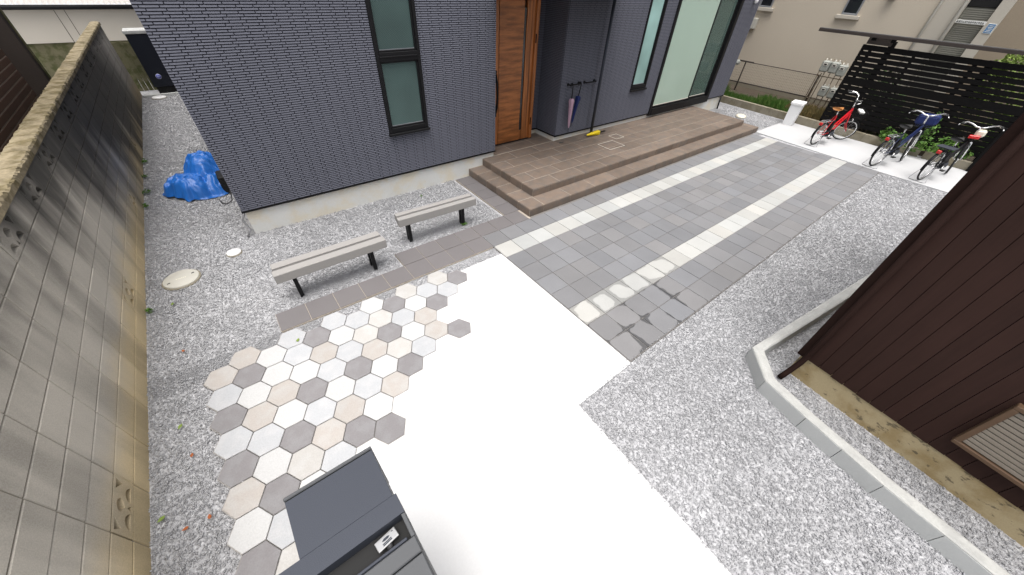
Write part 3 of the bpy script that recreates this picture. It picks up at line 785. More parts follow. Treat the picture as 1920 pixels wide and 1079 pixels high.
# umbrella rails
for i, (a, b_, lab) in enumerate(((5.80, 6.10, 'short black umbrella rail holding two hung umbrellas'), (6.27, 6.56, 'short empty black umbrella rail beside the rain pipe'))):
    r0 = empty('umbrella_rail', (a, YH, 1.34)); tag(r0, lab, 'rail', 'umbrella rails on the siding')
    t = MB(); t.tube([(0, -.004, 0), (0.0, -.07, 0), (.02, -.085, 0), (b_ - a - .02, -.085, 0), (b_ - a, -.07, 0), (b_ - a, -.004, 0)], .013, 8); t.build('bar', M['black'], r0)
    for xx in (0, b_ - a):
        t = MB(); t.lathe([(.03, 0), (.03, .008), (.018, .012)], 12, mat=Matrix.Translation((xx, -.002, 0)) @ Matrix.Rotation(R(90), 4, 'X')); t.build('mount', M['black'], r0)

def umbrella(name, base, top, cloth, label, hook=True, group=None):
    """folded umbrella from tip (base) to crook (top)"""
    b0, t0 = Vector(base), Vector(top); d = (t0 - b0); L = d.length
    o = empty(name, b0); tag(o, label, 'umbrella', group)
    rot = Vector((0, 0, 1)).rotation_difference(d.normalized()).to_matrix().to_4x4()
    t = MB(); n = 24; prof = [(.10, .008), (.16, .022), (.30, .030), (.46, .036), (.60, .042), (.66, .050), (.70, .040), (.715, .018)]
    vs = []; fs = []
    for (f, r) in prof:
        for k in range(n):
            an = 2 * math.pi * k / n; rr = r * (1 + .16 * math.sin(4 * an + f * 7))
            vs.append((rr * math.cos(an), rr * math.sin(an), f * L))
    for i in range(len(prof) - 1):
        fs += [(i * n + k, i * n + (k + 1) % n, (i + 1) * n + (k + 1) % n, (i + 1) * n + k) for k in range(n)]
    t.add(vs, fs, True, rot); t.build('canopy', cloth, o)
    t = MB(); t.tube([(0, 0, 0), (0, 0, .16 * L)], .005, 8, rot); t.build('tip', M['black'], o)
    t = MB()
    hk = [(0, 0, .70 * L), (0, 0, .93 * L)] + ([(0, -.012, .97 * L), (0, -.035, 1.0 * L), (0, -.06, .985 * L), (0, -.07, .95 * L), (0, -.07, .91 * L)] if hook else [(0, 0, L)])
    if hook: hk = [(p[0] + (p[1] * -.2), p[1] * -1, p[2]) for p in hk]
    t.tube(hk, .010 if hook else .016, 8, rot); t.build('handle', M['black'], o)
    t = MB(); t.tube([(math.cos(2 * math.pi * k / 14) * .041, math.sin(2 * math.pi * k / 14) * .041, .52 * L) for k in range(14)], .006, 6, rot, closed=True); t.build('strap', cloth, o)
    return o
umbrella('hanging_umbrella', (5.90, 5.53, .42), (5.83, 5.50, 1.375), M['pinkcloth'], 'folded pale pink umbrella hanging from the rail')
umbrella('hanging_umbrella', (5.96, 5.53, .52), (6.07, 5.50, 1.375), M['navycloth'], 'folded navy blue umbrella hanging from the rail')
umbrella('lying_umbrella', (6.32, 5.41, ZU + .055), (7.00, 5.40, ZU + .05), M['yellow'], 'folded yellow umbrella lying on the porch tiles', hook=False)
t = MB(); t.tube([(0, 0, .012), (.03, .02, .014), (.06, 0, .02), (.075, -.03, .03)], .008, 8); t.tube([(.02, .03, .01), (.05, .02, .012)], .012, 8)
tag(t.build('door_stop', M['charcoal2'], None, (5.60, 5.44, ZU)), 'small grey metal door stop on the porch tiles', 'door stop')

# ------------------------------------------------------------------ block wall
bw = empty('block_wall', (XW, 0, 0)); tag(bw, 'weathered concrete block wall with openwork blocks along the gravel', 'wall')
BP, CP, BT = 0.42, 0.20, 0.115
t = MB(); t.box(-BT + .012, -.0065, -.62, 15.05, -.05, 1.553); 
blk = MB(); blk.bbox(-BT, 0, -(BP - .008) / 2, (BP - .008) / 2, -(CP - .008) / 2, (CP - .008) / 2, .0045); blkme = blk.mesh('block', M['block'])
# openwork block: a face with fan shaped openings, extruded through the thickness
def openwork():
    bm = bmesh.new(); hw, hh = (BP - .008) / 2, (CP - .008) / 2
    def loop(pts):
        vs = [bm.verts.new((0, p[0], p[1])) for p in pts]
        return [bm.edges.new((vs[i], vs[(i + 1) % len(vs)])) for i in range(len(vs))]
    ed = loop([(-hw, -hh), (hw, -hh), (hw, hh), (-hw, hh)])
    def arc(cx, cy, r, a0, a1, n=6): return [(cx + r * math.cos(R(a0 + (a1 - a0) * k / n)), cy + r * math.sin(R(a0 + (a1 - a0) * k / n))) for k in range(n + 1)]
    for sx in (-1, 1):
        ed += loop([(sx * p[0], p[1]) for p in [(.185, .078), (.105, .078), (.165, .012)]])                     # corner triangle
        c = arc(.098, -.078, .062, 8, 172); ed += loop([(sx * p[0], p[1]) for p in c])                            # fan at the foot
    ed += loop(arc(0, .010, .055, 12, 168) + [(0, -.018)])                                                       # middle opening
    ed += loop([(-.022, -.075), (.022, -.075), (0, -.035)])
    res = bmesh.ops.triangle_fill(bm, use_beauty=True, use_dissolve=False, edges=ed)
    fs = [f for f in bm.faces]
    # keep only faces outside the openings: test winding by nearest hole centre
    holes = []
    r_ = bmesh.ops.extrude_face_region(bm, geom=fs)
    bmesh.ops.translate(bm, vec=(-BT, 0, 0), verts=[v for v in r_['geom'] if isinstance(v, bmesh.types.BMVert)])
    bmesh.ops.recalc_face_normals(bm, faces=bm.faces)
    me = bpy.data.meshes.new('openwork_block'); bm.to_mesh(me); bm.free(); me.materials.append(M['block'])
    return me
opme = openwork()
op = set()
for k in range(4, 31, 2): op.add((k, 7))
for k in (0, 6, 12, 18): op.add((k, 1))
back = MB()
for k in range(-6, 31):
    for j in range(8):
        y = 1.896 + BP * (k + .5); z = .156 - CP + CP * (j + .5)
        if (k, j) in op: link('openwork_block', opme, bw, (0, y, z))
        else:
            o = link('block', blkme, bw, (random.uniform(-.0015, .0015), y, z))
            back.box(-BT + .015, -.007, y - BP / 2, y + BP / 2, z - CP / 2, z + CP / 2)
back.build('mortar', M['blockjoint'], bw)
def roughcap():
    t = MB(); n = 640; prof = [(-.168, 1.552), (-.168, 1.60), (-.163, 1.612), (-.12, 1.618), (-.06, 1.616), (-.004, 1.612), (.008, 1.598), (.008, 1.552)]
    vs = []; fs = []
    for i in range(n + 1):
        y = -.62 + 15.68 * i / n
        for q, (x, z) in enumerate(prof):
            j = 0 if q in (0, 7) else .0065
            vs.append((x + random.uniform(-j, j), y, z + random.uniform(-j, j)))
    m = len(prof)
    for i in range(n): fs += [(i * m + q, i * m + q + 1, (i + 1) * m + q + 1, (i + 1) * m + q) for q in range(m - 1)]
    fs += [tuple(range(m))[::-1], tuple(n * m + q for q in range(m))]
    t.add(vs, fs); return t
roughcap().build('cap', M['cap'], bw)

# ------------------------------------------------------------------ barn
BA = Vector((3.705, -0.075)); BD = Vector((-0.122, -0.9925)).normalized(); BN = Vector((BD.y, -BD.x))   # BN points to the yard (-x)
if BN.x > 0: BN = -BN
ang = math.atan2(BD.y, BD.x)
barn = empty('barn', (BA.x, BA.y, 0), ang); tag(barn, 'dark brown vertical board barn on a stained concrete plinth', 'barn')
# local frame: x runs along the wall away from the corner, y = into the building (sign below)
sgn = 1 if (Matrix.Rotation(-ang, 2) @ -BN).y > 0 else -1
def bl_box(x0, x1, y0, y1, z0, z1, b=0.003):
    t = MB(); ya, yb = sorted((sgn * y0, sgn * y1)); t.bbox(x0, x1, ya, yb, z0, z1, b); return t
BWL, BH, BDP = 5.2, 2.85, 3.6
bl_box(0.03, BWL, .02, .2, -.05, .262).build('foundation', M['barnfound'], barn)
bl_box(0.03, .2, .2, BDP, -.05, .262).build('foundation', M['barnfound'], barn)
bl_box(0.012, BWL, .03, .09, .263, BH, .002).build('wall', M['boardtrim'], barn)
bl_box(0.012, .07, .09, BDP, .263, BH, .002).build('side_wall', M['board'], barn)
seams = [0.085, .20, .307, .414, .522, .63, .733, .835]
while seams[-1] < BWL - .12: seams.append(seams[-1] + .106 + random.uniform(-.003, .003))
bcache = {}
for a, b_ in zip(seams, seams[1:]):
    t = bl_box(a + .0015, b_ - .0015,   .006 + random.uniform(0, .003), .028, .255 - random.uniform(0, .01), BH, .0015)
    t.build('board', M['board'], barn)
bl_box(-.005, .083, 0.0, .10, .25, BH, .005).build('corner_board', M['boardtrim'], barn)
t = MB(); t.tube([(.045, sgn * -.155, 0.0), (.055, sgn * -.13, .06), (.075, sgn * -.035, .20), (.08, sgn * -.025, .34), (.08, sgn * -.025, BH)], .026, 12); t.build('downpipe', M['boardtrim'], barn)
lw = bl_box(1.085, 1.75, -.055, .004, .44, .475, .004)
for (a, b_, c, d) in ((1.085, 1.75, .925, .96), (1.085, 1.12, .475, .925), (1.715, 1.75, .475, .925)):
    ya, yb = sorted((sgn * -.053, sgn * .004)); lw.bbox(a, b_, ya, yb, c, d, .004)
M['brownframe'] = PM('brown_frame', (0.10, 0.06, 0.035), 0.6, 0.15, 6, 0.08, 60, 0.1)
lwo = lw.build('louvre_window', M['brownframe'], barn)
M['slat'] = PM('grey_slat', (0.22, 0.19, 0.155), 0.7, 0.1, 6, 0.1, 60, 0.1)
for i in range(11):
    bl_box(1.121, 1.714, -.040, -.028, .485 + i * .0395, .485 + i * .0395 + .031, .002).build('slat', M['slat'], lwo)
bl_box(1.121, 1.714, -.026, .002, .476, .924, .002).build('backing', M['ink'], lwo)
bl_box(-.05, BWL + .2, -.06, BDP, BH, BH + .10, .01).build('roof', M['black'], barn)

# kerb of blocks round the barn
kerb = empty('kerb', (3.2, -.02, 0)); tag(kerb, 'pale concrete block kerb bending round the corner of the barn', 'kerb')
KO = [(6.9, -.20), (5.15, .035), (3.53, .245), (3.215, -.03), (3.115, -.43), (2.99, -1.0 - .03), (2.945, -1.40), (2.86, -2.05), (2.72, -3.1)]
KI = [(6.9, -.31), (5.15, -.075), (3.585, .145), (3.32, -.075), (3.215, -.45), (3.10, -1.04), (3.055, -1.41), (2.97, -2.06), (2.83, -3.12)]
KZ = .155
def lerp(a, b, f): return (a[0] + (b[0] - a[0]) * f, a[1] + (b[1] - a[1]) * f)
for i in range(len(KO) - 1):
    L = math.dist(KO[i], KO[i + 1]); n = max(1, round(L / .40))
    for k in range(n):
        g0 = .0022 / L
        f0, f1 = k / n + g0, (k + 1) / n - g0
        q = [lerp(KO[i], KO[i + 1], f0), lerp(KO[i], KO[i + 1], f1), lerp(KI[i], KI[i + 1], f1), lerp(KI[i], KI[i + 1], f0)]
        q = [(a - 3.2, b_ + .02) for a, b_ in q]
        MB().prism(q, -.06, KZ - .012).build('kerb_block', M['kerbface'], kerb)
t = MB(); vs = []; fs = []
fine = []
for i in range(len(KO) - 1):
    n = max(2, int(math.dist(KO[i], KO[i + 1]) / .08))
    for k in range(n): fine.append((lerp(KO[i], KO[i + 1], k / n), lerp(KI[i], KI[i + 1], k / n)))
fine.append((KO[-1], KI[-1]))
for (o_, i_) in fine:
    j = lambda: random.uniform(-.003, .003)
    for f, z in ((.02, KZ - .012), (.03, KZ - .004), (.16, KZ + .004), (.5, KZ + .005), (.85, KZ + .003), (.98, KZ - .004), (.985, KZ - .012)):
        p = lerp(o_, i_, f); vs.append((p[0] - 3.2 + j() * .6, p[1] + .02 + j() * .6, z + (j() if z > KZ else 0)))
m_ = 7
for i in range(len(fine) - 1): fs += [(i * m_ + q, i * m_ + q + 1, (i + 1) * m_ + q + 1, (i + 1) * m_ + q) for q in range(m_ - 1)]
t.add(vs, fs, False); t.build('mortar_top', M['kerbtop'], kerb)

# ------------------------------------------------------------------ mailbox post
mp = empty('mailbox_post', (-.22, .5, 0)); tag(mp, 'dark grey metal gate post with built-in mailbox and silver latch', 'mailbox')
def mbx(x0, x1, y0, y1, z0, z1, b=.004): t = MB(); t.bbox(x0 + .22, x1 + .22, y0 - .5, y1 - .5, z0, z1, b); return t
mbx(-.404, -.033, .690, .930, .86, 1.300, .0008).build('mailbox', M['charcoal'], mp)
mbx(-.407, -.030, .936, .952, .855, 1.302, .004).build('mailbox_door', M['charcoal2'], mp)
mbx(-.398, -.039, .930, .936, .87, 1.290, .001).build('door_gap', M['ink'], mp)
mbx(-.62, -.018, .604, .6895, .86, 1.300, .0008).build('front_frame', M['charcoal'], mp)
mbx(-.62, -.018, .34, .604, 0.006, 1.215, .004).build('post', M['charcoal2'], mp)
mbx(-.62, -.024, .10, .34, 0.006, 1.215, .004).build('post', M['charcoal2'], mp)
mbx(-.62, -.020, .438, .503, 1.216, 1.300, .004).build('lid', M['charcoal2'], mp)
mbx(-.62, -.020, .10, .434, 1.216, 1.299, .004).build('lid', M['charcoal2'], mp)
mbx(-.62, -.0225, .503, .604, 1.216, 1.235, .001).build('slot_floor', M['ink'], mp)
mbx(-.035, -.019, .504, .603, 1.216, 1.298, .002).build('slot_cheek', M['charcoal2'], mp)
mbx(-.60, -.05, .510, .522, 1.236, 1.283, .003).build('flap', M['charcoal'], mp)
t = MB(); t.bbox(-.045, .045, -.022, .022, -.004, .006, .004, Matrix.Translation((-.118 + .22, .562 - .5, 1.270)) @ Matrix.Rotation(R(8), 4, 'Z') @ Matrix.Rotation(R(-12), 4, 'X'))
lt = t.build('latch', M['silver'], mp)
LM = Matrix.Translation((-.118 + .22, .562 - .5, 1.270)) @ Matrix.Rotation(R(8), 4, 'Z') @ Matrix.Rotation(R(-12), 4, 'X')
t = MB(); t.prism([(-.018 + .0, .004), (-.008, .0095), (.008, .0095), (.016, .004), (.008, -.001), (-.008, -.001)], .0055, .0068, mat=LM)
for yy in (-.008, -.014): t.bbox(-.020, .018, yy - .0022, yy + .0022, .0055, .0068, .0006, LM)
t.bbox(.028, .034, .009, .013, .0055, .007, .0006, LM)
t.build('latch_marks', M['charcoal'], lt)
t = MB(); t.tube([(-.118 + .22, .535 - .5, 1.236), (-.118 + .22, .56 - .5, 1.266)], .012, 8); t.build('latch_stem', M['greywire'], mp)

# ------------------------------------------------------------------ benches
def bench(x0, x1, y0, y1, legs, ly, rz, label):
    cx, cy = (x0 + x1) / 2, (y0 + y1) / 2
    o = empty('bench', (cx, cy, 0), rz); tag(o, label, 'bench', 'benches on the gravel')
    L = (x1 - x0) / 2; D = (y1 - y0) / 2
    t = MB(); t.bbox(-L, L, -D, -.018, .305, .42, .006); t.build('seat_beam', M['bench'], o)
    t = MB(); t.bbox(-L + .012, L - .012, .018, D, .325, .425, .006); t.build('seat_beam', M['bench'], o)
    t = MB(); t.bbox(-L + .006, L - .006, -.018, .018, .315, .404, .003); t.build('seat_joint', M['benchgroove'], o)
    for lx in legs:
        t = MB(); t.bbox(lx - cx - .022, lx - cx + .022, ly - cy - .022, ly - cy + .022, -.03, .305, .004); t.build('leg', M['black'], o)
        t = MB(); t.bbox(lx - cx - .022, lx - cx + .022, D - .075, D - .03, -.03, .325, .004); t.build('leg', M['black'], o)
    return o
bench(-.205, 1.065, 3.832, 4.078, (-.03, .87), 3.905, 0, 'pale grey two beam bench beside the row of single tiles')
bench(1.385, 2.605, 4.14, 4.335, (1.535, 2.40), 4.215, R(-2.2), 'pale grey two beam bench nearer the porch, weed at its leg')

# ------------------------------------------------------------------ round lids in the gravel
def disc(name, x, y, r, h, mat, label, slots=True):
    o = empty(name, (x, y, 0)); tag(o, label, 'manhole cover')
    t = MB(); t.lathe([(r * 1.06, -.03), (r * 1.06, .0), (r * 1.01, .002)], 36); t.build('rim', M['nbase'], o)
    t = MB(); t.lathe([(r * .98, -.02), (r * .98, h), (r * .96, h + .003)], 36); lid = t.build('lid', mat, o)
    if slots:
        for s_ in (-1, 1):
            t = MB(); t.bbox(-.016, .016, -.009, .009, h + .002, h + .0045, .001, Matrix.Rotation(R(20), 4, 'Z') @ Matrix.Translation((s_ * r * .7, 0, 0))); t.build('slot', M['ink'], lid)
        t = MB()
        for i in range(6): t.bbox(-.05 + i * .018, -.04 + i * .018, -.008, .008, h + .0025, h + .0042, .001)
        t.build('embossing', M['ivory'], lid)
disc('manhole_cover', -1.14, 5.03, .185, .012, M['cream'], 'large round cream manhole cover in the gravel')
disc('manhole_cover', -.55, 5.29, .085, .012, M['white'], 'small round white inspection cover near the foundation', False)
disc('manhole_cover', -1.115, 14.33, .16, .014, M['white'], 'round white cover at the far end of the gravel passage', False)
t = MB(); vs = []
t.lathe([(.16, -.01), (.19, .015), (.15, .045), (.06, .06)], 14, mat=Matrix.Diagonal((1.2, .8, 1, 1)))
tag(t.build('stone', M['ivory'], None, (12.50, 4.75, -.01), .4), 'flat pale pinkish stone lying at the end of the steps', 'stone')

# ------------------------------------------------------------------ blue tarpaulin
from mathutils import noise as mnoise
t = MB(); n, mm = 84, 72; vs = []
def ridge(p): return 1 - abs(mnoise.noise(p))* 2
for i in range(n + 1):
    for j in range(mm + 1):
        u = i / n * 2 - 1; v = j / mm * 2 - 1
        edge = max(abs(u), abs(v)); r_ = math.hypot(u, v) + 1e-6; k = edge / r_; uu, vv = u * k, v * k
        an = math.atan2(vv, uu); rad = math.hypot(uu, vv)
        out = 1 + .20 * mnoise.noise((math.cos(an) * 1.3 + 5, math.sin(an) * 1.3, 2.0)) + .10 * mnoise.noise((math.cos(an) * 4, math.sin(an) * 4, 7.0))
        x = uu * .50 * out; y = vv * .58 * out
        h = 0
        for (cx_, cy_, hh_, sx_, sy_) in ((.20, .12, .46, .30, .36), (-.14, -.10, .27, .34, .34), (.22, -.28, .24, .24, .26)):
            q = ((x - cx_) / sx_) ** 2 + ((y - cy_) / sy_) ** 2; h = max(h, hh_ * max(0, 1 - q * .62) ** .7)
        h *= min(1, max(0, (1.02 - rad) / .16)) ** .7
        fold = .085 * ridge((x * 3.2 + .7, y * 3.2, 1.0)) + .045 * ridge((x * 7.5, y * 7.5 + 3, 4.0)) + .02 * mnoise.noise((x * 17, y * 17, 2.0))
        am = min(1, rad * 1.3 + .25) * (.35 + min(1, h / .2) * .65) * min(1, max(.12, (1.05 - rad) / .25))
        z = max(.006 + .02 * abs(mnoise.noise((x * 9, y * 9, 3.0))), h + (fold - .06) * am)
        vs.append((x + .03 * mnoise.noise((x * 6, y * 6, 9.0)), y + .03 * mnoise.noise((x * 6, y * 6, 19.0)), z))
fs = [(i * (mm + 1) + j, (i + 1) * (mm + 1) + j, (i + 1) * (mm + 1) + j + 1, i * (mm + 1) + j + 1) for i in range(n) for j in range(mm)]
t.add(vs, fs, True)
tag(t.build('tarpaulin', M['tarp'], None, (-.70, 7.72, -.004), R(12)), 'crumpled blue tarpaulin heaped over something beside the house corner', 'tarpaulin')
t = MB(); t.bbox(-.10, .10, -.16, .16, 0, .30, .02); tag(t.build('covered_box', M['ink'], None, (-.32, 7.36, -.01)), 'dark box half hidden between blue tarpaulin and house', 'box')
t = MB(); t.tube([(-.32, 6.95, .16), (-.36, 6.86, .02), (-.44, 6.80, .006), (-.50, 6.86, .006), (-.52, 6.98, .02)], .008, 6); tag(t.build('cable', M['rubber']), 'thin black cable looping out from under the blue tarpaulin', 'cable')
t = MB(); t.tube([(-.20, 5.80, .36), (-.30, 5.74, .20), (-.275, 5.66, .06), (-.34, 5.60, -.005)], .014, 8); tag(t.build('drain_hose', M['greywire']), 'grey drain hose curving down at the house corner', 'hose')

# ------------------------------------------------------------------ bed with curb, grass, screen, neighbour
def curbx(y): return 13.16 + .072 * y if y > 0 else 13.14 + .05 * y
cb = empty('planter_curb', (13.3, 2.5, 0)); tag(cb, 'low weathered concrete curb edging the planted strip', 'curb')
ys = [-0.45, .62, .70, 1.9, 3.1, 4.3, 5.5, 6.7, 7.9]
for a, b_ in zip(ys, ys[1:]):
    if abs(a - .62) < .01: continue
    q = [(curbx(a + .003), a + .003), (curbx(b_ - .003), b_ - .003), (curbx(b_) + .12, b_ - .003), (curbx(a) + .12, a + .003)]
    MB().prism([(p[0] - 13.3, p[1] - 2.5) for p in q], -.05, .175, .008).build('curb_block', M['curb'], cb)
t = MB(); t.prism([(curbx(-.45) + .13, -3.0), (curbx(8) + .13, 8.0), (16.2, 8.0), (16.2, -3.0)], -.05, .10)
tag(t.build('planting_bed', M['soil']), 'strip of soil between the curb and the neighbour', 'soil', kind='structure')

def blades(name, pts, hts, mat, label, lean=.35, wd=.006):
    n = len(pts); V = np.zeros((n, 4, 3)); a = rng.uniform(0, 6.28, n); b = rng.uniform(0, 6.28, n)
    ln = rng.uniform(.1, 1, n) * lean * hts
    P3 = np.array(pts); wx, wy = np.cos(a) * wd, np.sin(a) * wd
    V[:, 0] = P3 - np.stack([wx, wy, wx * 0], 1); V[:, 1] = P3 + np.stack([wx, wy, wx * 0], 1)
    mid = P3 + np.stack([np.cos(b) * ln * .35, np.sin(b) * ln * .35, hts * .6], 1)
    V[:, 2] = mid + np.stack([wx * .7, wy * .7, wx * 0], 1)
    V[:, 3] = P3 + np.stack([np.cos(b) * ln, np.sin(b) * ln, hts], 1)
    me = bpy.data.meshes.new(name); idx = np.arange(n) * 4
    F = np.concatenate([np.stack([idx, idx + 1, idx + 2], 1), np.stack([idx, idx + 2, idx + 3], 1)])
    me.from_pydata(V.reshape(-1, 3).tolist(), [], F.tolist()); me.materials.append(mat)
    return tag(link(name, me), label, 'grass', kind='stuff')
n = 7000; yy = rng.uniform(3.75, 7.6, n); xx = 13.3 + .072 * yy + rng.power(.8, n) * .55
blades('bed_grass', np.stack([xx, yy, np.full(n, .095)], 1), rng.uniform(.05, .2, n) * (1 + .8 * (np.sin(yy * 3.1) > .3)), M['grassA'], 'bright green grass growing along the weathered curb')
n = 2600; yy = rng.uniform(2.6, 4.2, n); xx = 13.75 + rng.uniform(0, .9, n)
blades('dry_grass', np.stack([xx, yy, np.full(n, .095)], 1), rng.uniform(.08, .28, n), M['drygrass'], 'dry yellowish grass below the gas meters', .6)

def foliage_mesh(n, rad, ls, flat=.9, seed=0, bottom=0.0):
    r = np.random.default_rng(seed)
    nb = 9; cen = r.normal(0, .5, (nb, 3)) * np.array(rad); cen[:, 2] = np.abs(cen[:, 2]) + bottom
    k = r.integers(0, nb, n); d = r.normal(0, 1, (n, 3)); d /= np.linalg.norm(d, axis=1)[:, None]
    p = cen[k] + d * (r.uniform(.3, 1, n) ** .5)[:, None] * np.array(rad) * .48
    a = r.normal(0, 1, (n, 3)); a[:, 2] *= .5; a /= np.linalg.norm(a, axis=1)[:, None]
    b = np.cross(a, r.normal(0, 1, (n, 3))); b /= np.linalg.norm(b, axis=1)[:, None]
    s = r.uniform(.6, 1.2, n)[:, None] * ls
    nn = np.cross(a, b)
    V = np.stack([p - a * s, p + b * s * .45 + nn * s * .12, p + a * s, p - b * s * .45 + nn * s * .12], 1)
    V[..., 2] = np.maximum(V[..., 2], .02)
    i = np.arange(n) * 4
    F = np.concatenate([np.stack([i, i + 1, i + 2], 1), np.stack([i, i + 2, i + 3], 1)])
    return V.reshape(-1, 3).tolist(), F.tolist()
def shrub(x, y, z, rad, n, ls, label, seed, mat='leafA', name='shrub'):
    o = empty(name, (x, y, z)); tag(o, label, 'shrub')
    V, F = foliage_mesh(n, rad, ls, seed=seed, bottom=rad[2] * .25)
    me = bpy.data.meshes.new('foliage'); me.from_pydata(V, [], F); me.materials.append(M[mat])
    f = link('foliage', me, o); f['kind'] = 'stuff'
    rr = random.Random(seed); t = MB()
    for q in range(6):
        a = rr.uniform(0, 6.28); t.tube([(0, 0, -.03), (math.cos(a) * rad[0] * .3, math.sin(a) * rad[1] * .3, rad[2] * .5), (math.cos(a) * rad[0] * .6, math.sin(a) * rad[1] * .6, rad[2] * .95)], [.010, .007, .003], 6)
    t.build('stem', M['post'], o)
shrub(13.36, 1.25, .09, (.20, .38, .30), 520, .05, 'leafy green plant between the blue bicycle and the curb', 1)
shrub(13.34, .25, .09, (.22, .42, .26), 700, .045, 'low green bush behind the black bicycle', 2)
shrub(13.36, .82, .09, (.16, .2, .55), 260, .05, 'tall thin green plant in front of the slatted screen', 3)
shrub(14.55, .45, .1, (.5, .6, 1.35), 1700, .075, 'tall light green shrub rising behind the slatted screen', 4, 'leafY')
shrub(14.0, 1.6, .09, (.28, 1.0, .75), 2600, .06, 'dark hedge of leaves low behind the slatted screen', 6, 'leafD')
shrub(14.7, -.75, .1, (.6, .7, 1.1), 1500, .07, 'dense green shrub showing through the end of the slatted screen', 5)

# slatted screen
XS = 13.47
sc = empty('slatted_screen', (XS, 1.4, 0)); tag(sc, 'black horizontal slatted screen behind the bicycles', 'screen')
SY0, SY1 = -1.15, 3.06
gaps = [1.863, 1.752, 1.641, 1.530, 1.418, 1.307, 1.118, 1.007, .896, .785, .674, .563, .452, .341]
edges = [1.985] + gaps
for i in range(len(edges)):
    hg = .009 if i < 7 else .006
    top = edges[i] - (hg if i else 0); bot = (edges[i + 1] + hg) if i + 1 < len(edges) else .24
    t = MB(); t.bbox(-.012, .012, SY0 - 1.4, SY1 - 1.4, bot, top, .003); t.build('slat', M['blackwood'], sc)
for (a, b_) in ((3.0, 3.06), (2.83, 2.90), (2.45, 2.57), (1.97, 2.03), (.90, .985), (.66, .79), (-.30, -.18), (-1.15, -1.05)):
    wide = b_ - a > .1
    t = MB(); t.bbox(.0125, .09 if wide else .05, a - 1.4, b_ - 1.4, .05, 2.10 if wide and a > 2 else 1.985, .004); t.build('post', M['blackwood'], sc)
t = MB(); t.bbox(-.40, -.33, -.30 - 1.4, -.20 - 1.4, .004, .95, .004); t.bbox(-.33, -.013, -.28 - 1.4, -.22 - 1.4, .80, .90, .004); t.build('brace_post', M['blackwood'], sc)
bm_ = empty('overhead_beam', (13.36, 1.4, 2.1)); tag(bm_, 'long dark brown beam running above the slatted screen', 'beam')
t = MB(); t.bbox(-.06, .06, -1.6 - 1.4, 4.12 - 1.4, .045, .115, .006); t.build('beam', M['post'], bm_)
t = MB(); t.bbox(-.055, .055, -1.6 - 1.4, 4.115 - 1.4, .116, .122, .002); t.build('cap_strip', M['charcoal2'], bm_)
for yb_ in (2.9, 2.51):
    t = MB(); t.bbox(.0, .09, yb_ - 1.4 - .04, yb_ - 1.4 + .04, -.02, .0445, .003); t.build('bracket', M['blackwood'], bm_)
t = MB(); t.bbox(.11, .13, 2.52 - 1.4, 3.02 - 1.4, -.10, .044, .003); t.build('bracket_plate', M['post'], bm_)

# neighbour behind
XN = 16.0
nb = empty('beige_building', (XN, 4, 0)); tag(nb, 'beige stucco apartment building behind the slatted screen', 'building')
def nbx(x0, x1, y0, y1, z0, z1, mat, name, par=nb, b=.004): t = MB(); t.bbox(x0 - XN, x1 - XN, y0 - 4, y1 - 4, z0, z1, b); return t.build(name, M[mat], par)
nbx(XN, XN + 6, 2.57, 13.0, .24, 7.5, 'plaster', 'wall')
nbx(XN - .03, XN + 6, 2.57, 13.0, -.05, .215, 'nbase', 'plinth')
nbx(XN - .02, XN + .02, 2.58, 13.0, .215, .24, 'ink', 'plinth_joint')
nbx(XN + .02, XN + 6, 2.06, 2.569, .0, 7.5, 'plaster2', 'pilaster')
nbx(XN + .25, XN + 6, 1.50, 2.059, .0, 7.5, 'nbase', 'bay_wall')
nbx(XN + .10, XN + 6, 1.26, 1.499, .0, 7.5, 'plaster2', 'pilaster')
nbx(XN + .14, XN + 6, -8.0, 1.259, .0, 7.5, 'brownplaster', 'wall')
t = MB(); t.tube([(-.03, 2.55 - 4, 0.1), (-.03, 2.55 - 4, 7.4)], .028, 12); t.build('downpipe', M['offwhite'], nb)
t = MB(); t.tube([(-.02, 2.09 - 4, 0.1), (-.02, 2.09 - 4, 7.4)], .034, 12); t.build('downpipe', M['offwhite'], nb)
lv = nbx(XN + .22, XN + .249, 1.505, 2.055, .9, 2.78, 'shutter', 'louvre')
for i in range(44): nbx(XN + .20, XN + .225, 1.51, 2.05, .92 + i * .042, .92 + i * .042 + .028, 'shutter', 'louvre_slat', lv, .003)
nbx(XN + .19, XN + .249, 1.505, 2.055, 2.79, 3.6, 'ink', 'opening')
def nwin(y0, y1, z0, z1):
    f = nbx(XN - .05, XN + .05, y0, y1, z0, z0 + .04, 'alu', 'window')
    for (a, b_, c, d) in ((y0, y0 + .035, z0 + .04, z1), (y1 - .035, y1, z0 + .04, z1), (y0 + .035, y1 - .035, z1 - .035, z1)):
        t = MB(); t.bbox(-.05, .05, a - 4, b_ - 4, c, d, .004); t.build('jamb', M['alu'], f)
    t = MB(); t.box(-.022, -.012, y0 + .035 - 4, y1 - .035 - 4, z0 + .04, z1 - .035); t.build('pane', M['darkglass'], f)
    t = MB(); t.bbox(-.09, .01, y0 - .10 - 4, y1 + .10 - 4, z0 - .10, z0 - .004, .01); t.build('sill', M['plaster2'], f)
nwin(4.18, 4.58, 2.42, 3.35); nwin(6.62, 7.02, 2.42, 3.35)
nbx(XN - .16, XN + .01, 3.50, 3.68, 2.83, 3.08, 'meter', 'vent_hood', b=.02)
nbx(XN - .14, XN + .01, 6.86, 7.12, 1.82, 2.12, 'cream', 'utility_box', b=.015)
nbx(XN - .10, XN - .02, 6.92, 7.05, 1.72, 1.818, 'rustpipe', 'box_pipe', b=.01)
